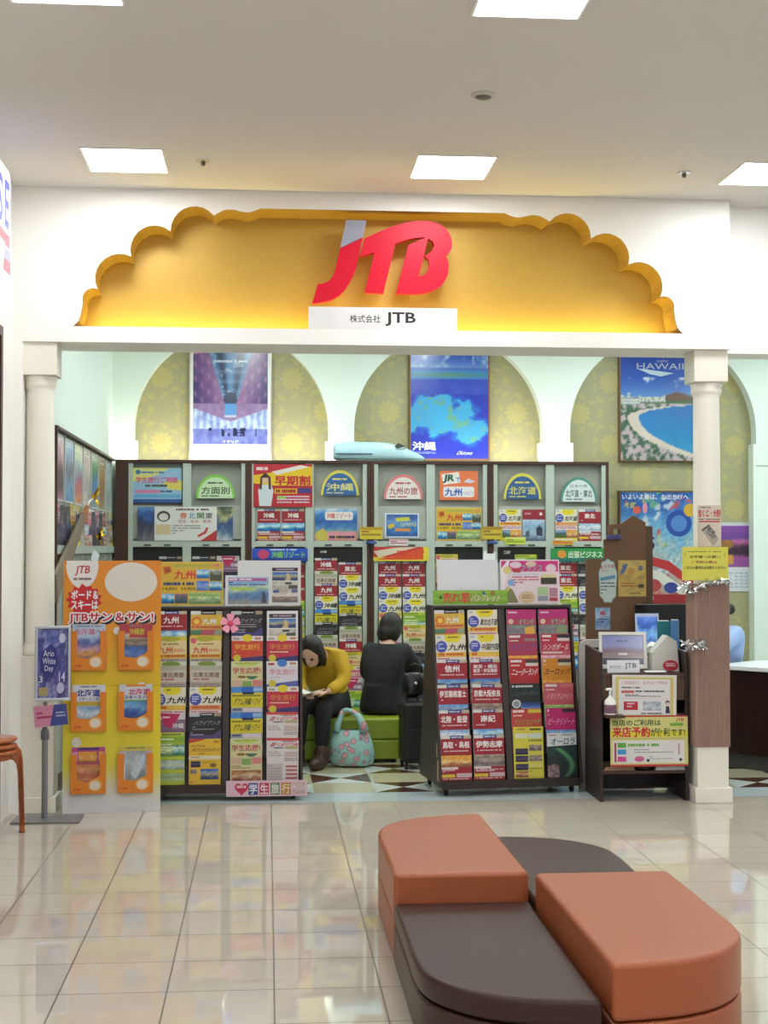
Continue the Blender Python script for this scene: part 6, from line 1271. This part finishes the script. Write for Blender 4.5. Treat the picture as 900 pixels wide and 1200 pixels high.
# service counter on the right
A_, Bq = floor_at(846, 898.5), floor_at(935, 909); dv = (Bq - A_); dv.z = 0; ang = atan2(dv.y, dv.x); L_ = dv.length + .9
t = thing('service_counter', 'dark wood service counter with a white top behind the right column', 'counter', (A_.x, A_.y, 0), ang)
zc_ = .74
B().box(0, L_, .0, .03, .11, zc_).box(0, .03, .03, .55, .11, zc_).build('front_panel', mat('very dark red brown laminate', (44, 24, 22), .3, var=.15), t)
B().box(-.0, L_, .02, .05, 0, .109).build('kick_board', mat('grey kick board', (70, 68, 66), .4), t)
B().box(-.03, L_, -.04, .6, zc_ + .001, zc_ + .035).build('counter_top', mat('white counter top', (226, 230, 232), .25), t, bevel=.004)

# green bench inside the shop
GREENL = mat('lime green leatherette', (132, 152, 30), .38, var=.06, bump=.2, bscale=300, coat=.1)
bx0, bx1 = .12, floor_at(467, 893).x + .02; by = 11.22
t = thing('bench', 'lime green upholstered bench between the two brochure racks', 'bench', ((bx0 + bx1) / 2, by, 0)); hb = (bx1 - bx0) / 2
B().box(-hb, hb, 0, .58, .03, .178).build('base', GREENL, t, bevel=.012)
B().box(-hb, hb, 0, .58, .181, .345).build('cushion', GREENL, t, bevel=.018, seg=3)
for xx in (-hb + .06, hb - .06):
    for yy in (.06, .52): B().cyl((xx, yy, 0), (xx, yy, .032), .022, n=12).build('foot', RUBBER, t)

# ------------------------------------------------------------------ people
def eval_mesh(o):
    dg = bpy.context.evaluated_depsgraph_get(); me = bpy.data.meshes.new_from_object(o.evaluated_get(dg)); return me
def skinned(nodes, edges, root, sub=2):
    ks = list(nodes); ix = {k: i for i, k in enumerate(ks)}
    me = bpy.data.meshes.new('skin'); me.from_pydata([tuple(nodes[k][0]) for k in ks], [(ix[a], ix[b_]) for a, b_ in edges], [])
    o = bpy.data.objects.new('skin', me); COL.objects.link(o); o.modifiers.new('s', 'SKIN').use_smooth_shade = True
    for k in ks:
        d = me.skin_vertices[0].data[ix[k]]; r = nodes[k][1]; d.radius = r if isinstance(r, tuple) else (r, r); d.use_root = (k == root)
    q = o.modifiers.new('u', 'SUBSURF'); q.levels = sub; q.render_levels = sub
    out = eval_mesh(o); bpy.data.objects.remove(o); return out
def chain(names): return list(zip(names, names[1:]))
def sphere_b(b, M, n=20, m=0):
    vs = []; fs = []
    for i in range(n // 2 + 1):
        t_ = pi * i / (n // 2)
        for k in range(n): vs.append(M @ Vector((sin(t_) * cos(2 * pi * k / n), sin(t_) * sin(2 * pi * k / n), cos(t_))))
    for i in range(n // 2):
        for k in range(n): fs.append((i * n + k, i * n + (k + 1) % n, (i + 1) * n + (k + 1) % n, (i + 1) * n + k))
    return b.add(vs, fs, m)
def fuse(meshes, name, m, voxel, parent, org, smooth=6):
    b = B()
    for me in meshes: b.mesh(me)
    tmp = b.data(name, m); bm = bmesh.new(); bm.from_mesh(tmp); bmesh.ops.recalc_face_normals(bm, faces=bm.faces); bm.to_mesh(tmp); bm.free()
    o = bpy.data.objects.new(name, tmp); COL.objects.link(o)
    r = o.modifiers.new('r', 'REMESH'); r.mode = 'VOXEL'; r.voxel_size = voxel; r.use_smooth_shade = True
    s_ = o.modifiers.new('s', 'SMOOTH'); s_.iterations = smooth; s_.factor = .5
    me = eval_mesh(o); bpy.data.objects.remove(o); me.transform(Matrix.Translation(-Vector(org))); me.materials.clear(); me.materials.append(m)
    me.polygons.foreach_set('use_smooth', [True] * len(me.polygons))
    q = bpy.data.objects.new(name, me); COL.objects.link(q); q.parent = parent; return q
SKIN = mat('skin', (214, 172, 146), .5, var=.05)
HAIR = mat('dark hair', (30, 23, 20), .45, var=.25, scale=60, bump=.4, bscale=160)
def basis(f, up=Vector((0, 0, 1))):
    f = f.normalized(); l = up.cross(f).normalized(); u = f.cross(l).normalized(); return f, l, u
def MB3(c, f, l, u, sf, sl, su): return Matrix(((f.x * sf, l.x * sl, u.x * su, c.x), (f.y * sf, l.y * sl, u.y * su, c.y), (f.z * sf, l.z * sl, u.z * su, c.z), (0, 0, 0, 1)))
def bm_of(fn):
    b = B(); fn(b); return b.data('tmp', SKIN)
def person(label, J, hf, hair_fn, top, legs, shoe, extra=None):
    """J: joints in world space; hf: the way the face looks"""
    org = (J['pelvis'].x, J['pelvis'].y, 0); t = thing('person', label, 'person', org)
    V = Vector
    N = {'pelvis': (J['pelvis'], .11), 'waist': (J['pelvis'].lerp(J['chest'], .5), .105), 'chest': (J['chest'], .115), 'neck': (J['neck'], .052), 'skull': (J['head'] - hf * .01, .06)}
    E_ = [('pelvis', 'waist'), ('waist', 'chest'), ('chest', 'neck'), ('neck', 'skull')]
    for s_ in 'lr':
        N.update({s_ + 'sh': (J[s_ + 'sh'], .05), s_ + 'el': (J[s_ + 'el'], .036), s_ + 'wr': (J[s_ + 'wr'], .026), s_ + 'hip': (J[s_ + 'hip'], .08), s_ + 'kn': (J[s_ + 'kn'], .055), s_ + 'an': (J[s_ + 'an'], .03), s_ + 'to': (J[s_ + 'to'], .02)})
        E_ += [('chest', s_ + 'sh'), (s_ + 'sh', s_ + 'el'), (s_ + 'el', s_ + 'wr'), ('pelvis', s_ + 'hip'), (s_ + 'hip', s_ + 'kn'), (s_ + 'kn', s_ + 'an'), (s_ + 'an', s_ + 'to')]
    parts = [skinned(N, E_, 'pelvis')]
    f, l, u = basis(hf, V((0, 0, 1)) if abs(hf.z) < .9 else V((0, 1, 0)))
    hc = J['head']
    parts.append(bm_of(lambda b: (sphere_b(b, MB3(hc, f, l, u, .092, .073, .105)), sphere_b(b, MB3(hc + f * .028 - u * .06, f, l, u, .058, .05, .056)), sphere_b(b, MB3(hc + f * .096 - u * .022, f, l, u, .018, .013, .022), 10),
                                  sphere_b(b, MB3(hc + l * .074 - u * .015, f, l, u, .02, .012, .03), 10), sphere_b(b, MB3(hc - l * .074 - u * .015, f, l, u, .02, .012, .03), 10), sphere_b(b, MB3(hc + f * .083 - u * .062, f, l, u, .01, .024, .007), 10))))
    for s_ in 'lr':
        w = J[s_ + 'wr']; d = (J[s_ + 'hd'] - w).normalized(); sd = d.cross(V((0, 0, 1))).normalized(); dn = d.cross(sd).normalized(); dn = dn if dn.z < 0 else -dn
        pm_ = w + d * .05
        parts.append(bm_of(lambda b: sphere_b(b, MB3(pm_, d, sd, dn, .052, .04, .018), 14)))
        side = 1 if s_ == 'r' else -1
        for k, (o_, ln) in enumerate(((-.028, .062), (-.0095, .072), (.0095, .068), (.027, .052))):
            r0 = pm_ + d * .035 + sd * o_; a = r0 + d * ln * .5 + dn * .008; e = a + d * ln * .35 + dn * .024
            parts.append(skinned({'a': (r0, .0095), 'b': (a, .0088), 'c': (e, .0075)}, [('a', 'b'), ('b', 'c')], 'a', 1))
        r0 = pm_ - d * .015 + sd * .03 * side; a = r0 + d * .03 + sd * .026 * side + dn * .006; e = a + d * .028 + dn * .012
        parts.append(skinned({'a': (r0, .0125), 'b': (a, .0105), 'c': (e, .0085)}, [('a', 'b'), ('b', 'c')], 'a', 1))
    fuse(parts, 'body', SKIN, .0085, t, org, 4)
    for s_ in (-1, 1):
        b = B(); sphere_b(b, MB3(hc + f * .083 + l * .03 * s_ - u * .004, f, l, u, .012, .014, .009), 10); b.build('eye', mat('dark eye', (24, 18, 16), .2), t, org=org, smooth=True)
    hp = []
    hair_fn(hp, hc, f, l, u); fuse(hp, 'hair', HAIR, .009, t, org, 3)
    (tm, tr), (lm, lr) = top, legs
    C = {'pelvis': (J['pelvis'], tr * 1.02), 'waist': (J['pelvis'].lerp(J['chest'], .5), tr * 1.0), 'chest': (J['chest'], tr * .98), 'collar': (J['chest'].lerp(J['neck'], .8), .075)}
    E2 = [('pelvis', 'waist'), ('waist', 'chest'), ('chest', 'collar')]
    for s_ in 'lr':
        C.update({s_ + 'sh': (J[s_ + 'sh'], .078), s_ + 'el': (J[s_ + 'el'], .062), s_ + 'wr': (J[s_ + 'el'].lerp(J[s_ + 'wr'], .92), .046)}); E2 += [('chest', s_ + 'sh'), (s_ + 'sh', s_ + 'el'), (s_ + 'el', s_ + 'wr')]
    hem = [] if extra else [bm_of(lambda b: b.loft([[J['pelvis'] + V((tr * k * cos(a), tr * k * .92 * sin(a), zz)) for a in [2 * pi * i / 24 for i in range(24)]] for zz, k in ((-.108, .95), (-.10, 1.08), (-.05, 1.1), (.03, 1.02), (.12, .92))]))]
    fuse([skinned(C, E2, 'pelvis')] + hem, extra or 'coat', tm, .011, t, org, 4)
    L = {'pelvis': (J['pelvis'] - V((0, 0, .02)), .115)}; E3 = []
    for s_ in 'lr':
        L.update({s_ + 'hip': (J[s_ + 'hip'], .098 * lr), s_ + 'kn': (J[s_ + 'kn'], .073 * lr), s_ + 'an': (J[s_ + 'kn'].lerp(J[s_ + 'an'], .88), .055 * lr)}); E3 += [('pelvis', s_ + 'hip'), (s_ + 'hip', s_ + 'kn'), (s_ + 'kn', s_ + 'an')]
    fuse([skinned(L, E3, 'pelvis')], 'trousers', lm, .011, t, org, 4)
    for s_ in 'lr':
        a, e = J[s_ + 'an'], J[s_ + 'to']; d = (e - a); d.z = 0; d.normalize(); sd = V((-d.y, d.x, 0)); b = B()
        sphere_b(b, MB3(V((a.x, a.y, .047)) + d * .07, d, sd, V((0, 0, 1)), .145, .05, .052)); sphere_b(b, MB3(V((a.x, a.y, .10)), d, sd, V((0, 0, 1)), .062, .056, .10))
        b.v = [(x, y, max(.003, z)) for x, y, z in b.v]; fuse([b.data('tmp', shoe)], 'shoe', shoe, .009, t, org, 2)
    return t
def hair_bob(long=.0, back=.02):
    def fn(hp, c, f, l, u):
        def mk(b):
            sphere_b(b, MB3(c - f * .022 + u * .022, f, l, u, .098, .088, .108)); sphere_b(b, MB3(c - f * .045 - u * (.05 + long), f, l, u, .07, .085, .085 + long))
            for s_ in (-1, 1): sphere_b(b, MB3(c + l * .072 * s_ - f * .012 - u * (.03 + long * .6), f, l, u, .055, .024, .085 + long))
        hp.append(bm_of(mk))
    return fn
def hair_tied(hp, c, f, l, u):
    hp.append(bm_of(lambda b: (sphere_b(b, MB3(c - f * .024 + u * .02, f, l, u, .096, .083, .105)), sphere_b(b, MB3(c - f * .13 - u * .02, f, l, u, .04, .04, .045)), sphere_b(b, MB3(c - f * .10 - u * .005, f, l, u, .04, .03, .03)))))
V3 = lambda x, y, z: Vector((x, y, z))
def joints(p, f, lean, head, hgt=1.0):
    f, l, u = basis(f); z = V3(0, 0, 1); J = {'pelvis': p, 'chest': p + f * lean[0] + z * lean[1], 'neck': p + f * lean[2] + z * lean[3], 'head': p + f * head[0] + z * head[1]}
    J['lsh'] = J['chest'].lerp(J['neck'], .55) + l * .155; J['rsh'] = J['chest'].lerp(J['neck'], .55) - l * .155; J['lhip'] = p + l * .085 + f * .03; J['rhip'] = p - l * .085 + f * .03
    return J, f, l, z
YEL = mat('mustard yellow coat', (196, 158, 28), .75, var=.12, scale=8, bump=.2, bscale=40); BLKC = mat('black coat', (20, 20, 24), .75, var=.3, scale=8, bump=.2, bscale=40); TRS = mat('black trousers', (22, 22, 26), .8, var=.2)
BRS = mat('dark brown boots', (62, 42, 32), .5, var=.15)
J, f, l, z = joints(V3(.50, 11.47, .455), V3(-.4, -.92, 0), (.13, .30, .25, .41), (.40, .415))
J.update(lel=V3(.60, 11.17, .64), lwr=V3(.45, 11.03, .565), lhd=V3(.36, 11.0, .56), rel=V3(.245, 11.22, .63), rwr=V3(.27, 11.03, .565), rhd=V3(.31, 10.95, .56),
         lkn=V3(.425, 11.03, .445), rkn=V3(.255, 11.09, .445), lan=V3(.415, 11.0, .085), ran=V3(.235, 11.07, .085)); J['lto'] = J['lan'] + f * .15 - z * .045; J['rto'] = J['ran'] + f * .15 - z * .045
person('person in a mustard yellow coat sitting on the green bench, bent over a leaflet', J, V3(-.35, -.72, -.6).normalized(), hair_bob(.02), (YEL, .150), (TRS, 1.0), BRS)
J, f, l, z = joints(V3(.93, 11.56, .46), V3(.5, .86, 0), (.05, .31, .09, .44), (.15, .555))
J.update(lel=V3(.80, 11.86, .62), lwr=V3(.98, 11.98, .60), lhd=V3(1.06, 12.02, .6), rel=V3(1.24, 11.66, .61), rwr=V3(1.24, 11.88, .60), rhd=V3(1.22, 11.96, .6),
         lkn=V3(1.03, 12.0, .455), rkn=V3(1.2, 11.93, .455), lan=V3(1.06, 12.04, .085), ran=V3(1.23, 11.97, .085)); J['lto'] = J['lan'] + f * .15 - z * .045; J['rto'] = J['ran'] + f * .15 - z * .045
person('person in a black coat with short dark hair sitting on the green bench, back turned', J, V3(.7, .55, -.35).normalized(), hair_bob(.0), (BLKC, .178), (TRS, 1.05), BLACK)
J, f, l, z = joints(V3(3.66, 11.36, .60), V3(-.9, -.42, 0), (.03, .30, .05, .45), (.10, .57))
J.update(lel=V3(3.52, 11.14, .86), lwr=V3(3.34, 11.04, .81), lhd=V3(3.25, 11.0, .80), rel=V3(3.43, 11.43, .86), rwr=V3(3.28, 11.25, .81), rhd=V3(3.2, 11.19, .80),
         lkn=V3(3.27, 11.27, .55), rkn=V3(3.22, 11.42, .55), lan=V3(3.28, 11.3, .10), ran=V3(3.24, 11.44, .10)); J['lto'] = J['lan'] + f * .14 - z * .05; J['rto'] = J['ran'] + f * .14 - z * .05
BLU = mat('light blue blouse', (160, 188, 236), .65, var=.06, scale=8)
tp = person('staff member in a light blue blouse and dark vest seated at the service counter', J, V3(-.93, -.3, -.18).normalized(), hair_tied, (BLU, .138), (TRS, 1.0), BLACK, 'blouse')
vest = {'a': (J['pelvis'] + V3(0, 0, .03), .146), 'b': (J['pelvis'].lerp(J['chest'], .5), .143), 'c': (J['chest'] + V3(0, 0, .03), .137)}
fuse([skinned(vest, [('a', 'b'), ('b', 'c')], 'a')], 'vest', mat('dark navy vest', (34, 36, 46), .7), .011, tp, (J['pelvis'].x, J['pelvis'].y, 0), 4)
t = thing('office_chair', 'black office chair under the staff member at the counter', 'chair', (3.66, 11.36, 0))
b = B(); b.box(-.22, .22, -.22, .22, .41, .465); b.build('seat', BLACK, t, bevel=.03, seg=3)
B().cyl((0, 0, .06), (0, 0, .41), .025, n=14).build('post', CHROME, t, smooth=True, auto=40)
for k in range(5):
    a = 2 * pi * k / 5 + .3; lg = B().tube([(0, 0, .075), (.26 * cos(a), .26 * sin(a), .055)], [.022, .016]).build('leg', BLACKGLOSS, t, smooth=True, auto=40)
    B().cyl((.26 * cos(a) - .012, .26 * sin(a), .026), (.26 * cos(a) + .012, .26 * sin(a), .026), .026, n=14).build('wheel', RUBBER, lg)

# leaflet on the lap, tote bag, suitcase, hand bag
b = B(); c0 = V3(.335, 10.985, .575)
for s_ in (-1, 1):
    d = V3(.92, -.4, 0); fw2 = V3(-.4, -.92, .05)
    b.add([c0, c0 + d * .11 * s_ + V3(0, 0, .03), c0 + d * .11 * s_ + fw2 * .14 + V3(0, 0, .02), c0 + fw2 * .14 - V3(0, 0, .01), c0 - V3(0, 0, .004), c0 + d * .11 * s_ + V3(0, 0, .026), c0 + d * .11 * s_ + fw2 * .14 + V3(0, 0, .016), c0 + fw2 * .14 - V3(0, 0, .014)],
          [(0, 1, 2, 3), (7, 6, 5, 4), (0, 4, 5, 1), (1, 5, 6, 2), (2, 6, 7, 3), (3, 7, 4, 0)])
tag(b.build('leaflet', mat('white leaflet', (222, 222, 220), .5), org=tuple(c0)), 'open white leaflet held on the lap of the person in yellow', 'leaflet')
def flower_cloth():
    m = mat('teal flowered cloth', (124, 176, 172), .6, var=.05); nt = m.node_tree; N = nt.nodes; L = nt.links.new; b = N['Principled BSDF']
    tc = N.new('ShaderNodeTexCoord'); v = N.new('ShaderNodeTexVoronoi'); v.inputs['Scale'].default_value = 19; L(tc.outputs['Object'], v.inputs['Vector'])
    r = N.new('ShaderNodeValToRGB'); e = r.color_ramp.elements; e[0].position = .0; e[0].color = (*rgb('#f0e6e4'), 1); e[1].position = .58; e[1].color = (*rgb('#9cc8c2'), 1)
    for p_, c_ in ((.14, '#d2647c'), (.24, '#e8b8bc'), (.36, '#a85a6e'), (.42, '#86b4b0')): q = e.new(p_); q.color = (*rgb(c_), 1)
    L(v.outputs['Distance'], r.inputs[0]); L(r.outputs[0], b.inputs['Base Color']); return m
FL = flower_cloth()
tb0 = at(413, 880, 11.0); t = thing('tote_bag', 'pale teal flowered tote bag standing in front of the green bench', 'bag', (tb0.x, 11.06, 0), R(-6))
rings = []
for zz, a, dp, lean in ((.012, .13, .07, 0), (.03, .165, .085, 0), (.09, .178, .095, 0), (.16, .172, .09, -.004), (.23, .15, .07, -.010), (.28, .125, .045, -.014)):
    rings.append([(a * math.copysign(abs(cos(q_)) ** .8, cos(q_)) + lean + .006 * sin(5 * q_ + zz * 30), dp * sin(q_) + .006 * cos(4 * q_ + zz * 40), zz) for q_ in [2 * pi * k / 28 for k in range(28)]])
b = B().loft(rings, cap=False); b.add([rings[0][k] for k in range(28)], [tuple(range(27, -1, -1))]); b.build('bag_body', FL, t, smooth=True, sub=1)
for yy in (-.04, .04):
    b = B(); pth = [(-.115, yy, .27), (-.105, yy * .8, .33), (-.085, yy * .5, .38), (-.07, yy * .3, .42)]; pt2 = [(.095, yy, .27), (.075, yy * .8, .33), (.05, yy * .5, .38), (-.0, yy * .3, .42), (-.04, yy * .3, .43), (-.07, yy * .3, .42)]
    b.tube(pth, [.028, .024, .020, .018], 8); b.tube(pt2, [.036, .028, .022, .018, .016, .018], 8); b.build('handle', FL, t, smooth=True)
sc0 = at(484, 880, 10.95); t = thing('suitcase', 'black suitcase standing by the right end of the green bench', 'suitcase', (sc0.x + .005, 10.98, 0), R(4))
B().box(-.095, .095, -.13, .13, .045, .50).build('shell', mat('black nylon', (19, 19, 22), .55, bump=.3, bscale=200), t, bevel=.03, seg=3)
B().box(-.07, .07, -.145, -.1305, .08, .30).build('pocket', mat('black nylon', (19, 19, 22), .55), t, bevel=.006)
B().tube([(-.04, .05, .49), (-.04, .05, .53), (.04, .05, .53), (.04, .05, .49)], .009, 8).build('handle', BLACKGLOSS, t)
for xx in (-.07, .07):
    for yy in (-.1, .1): B().cyl((xx - .01, yy, .024), (xx + .01, yy, .024), .024, n=14).box(xx - .014, xx + .014, yy - .012, yy + .012, .03, .046).build('wheel', RUBBER, t)
t = thing('hand_bag', 'black leather hand bag resting on top of the suitcase', 'bag', (sc0.x + .015, 10.98, .541))
rings = [[(a * cos(q_), d_ * math.copysign(abs(sin(q_)) ** .7, sin(q_)), zz) for q_ in [2 * pi * k / 20 for k in range(20)]] for zz, a, d_ in ((0, .075, .06), (.02, .095, .075), (.09, .10, .07), (.16, .085, .045), (.18, .08, .03))]
B().loft(rings).build('bag_body', mat('black leather', (16, 16, 18), .3, bump=.2, bscale=120), t, smooth=True, sub=1)
B().tube([(-.06, 0, .17), (-.05, -.01, .22), (0, -.015, .245), (.05, -.01, .22), (.06, 0, .17)], .008, 8).build('handle', BLACKGLOSS, t, smooth=True)
B().lathe([(.012, 0), (.012, .006), (.004, .01)], n=12).build('clasp', CHROME, t, smooth=True, rot=(pi / 2, 0, 0)).location = (0, -.07, .10)

bpy.data.objects.remove(_fo)
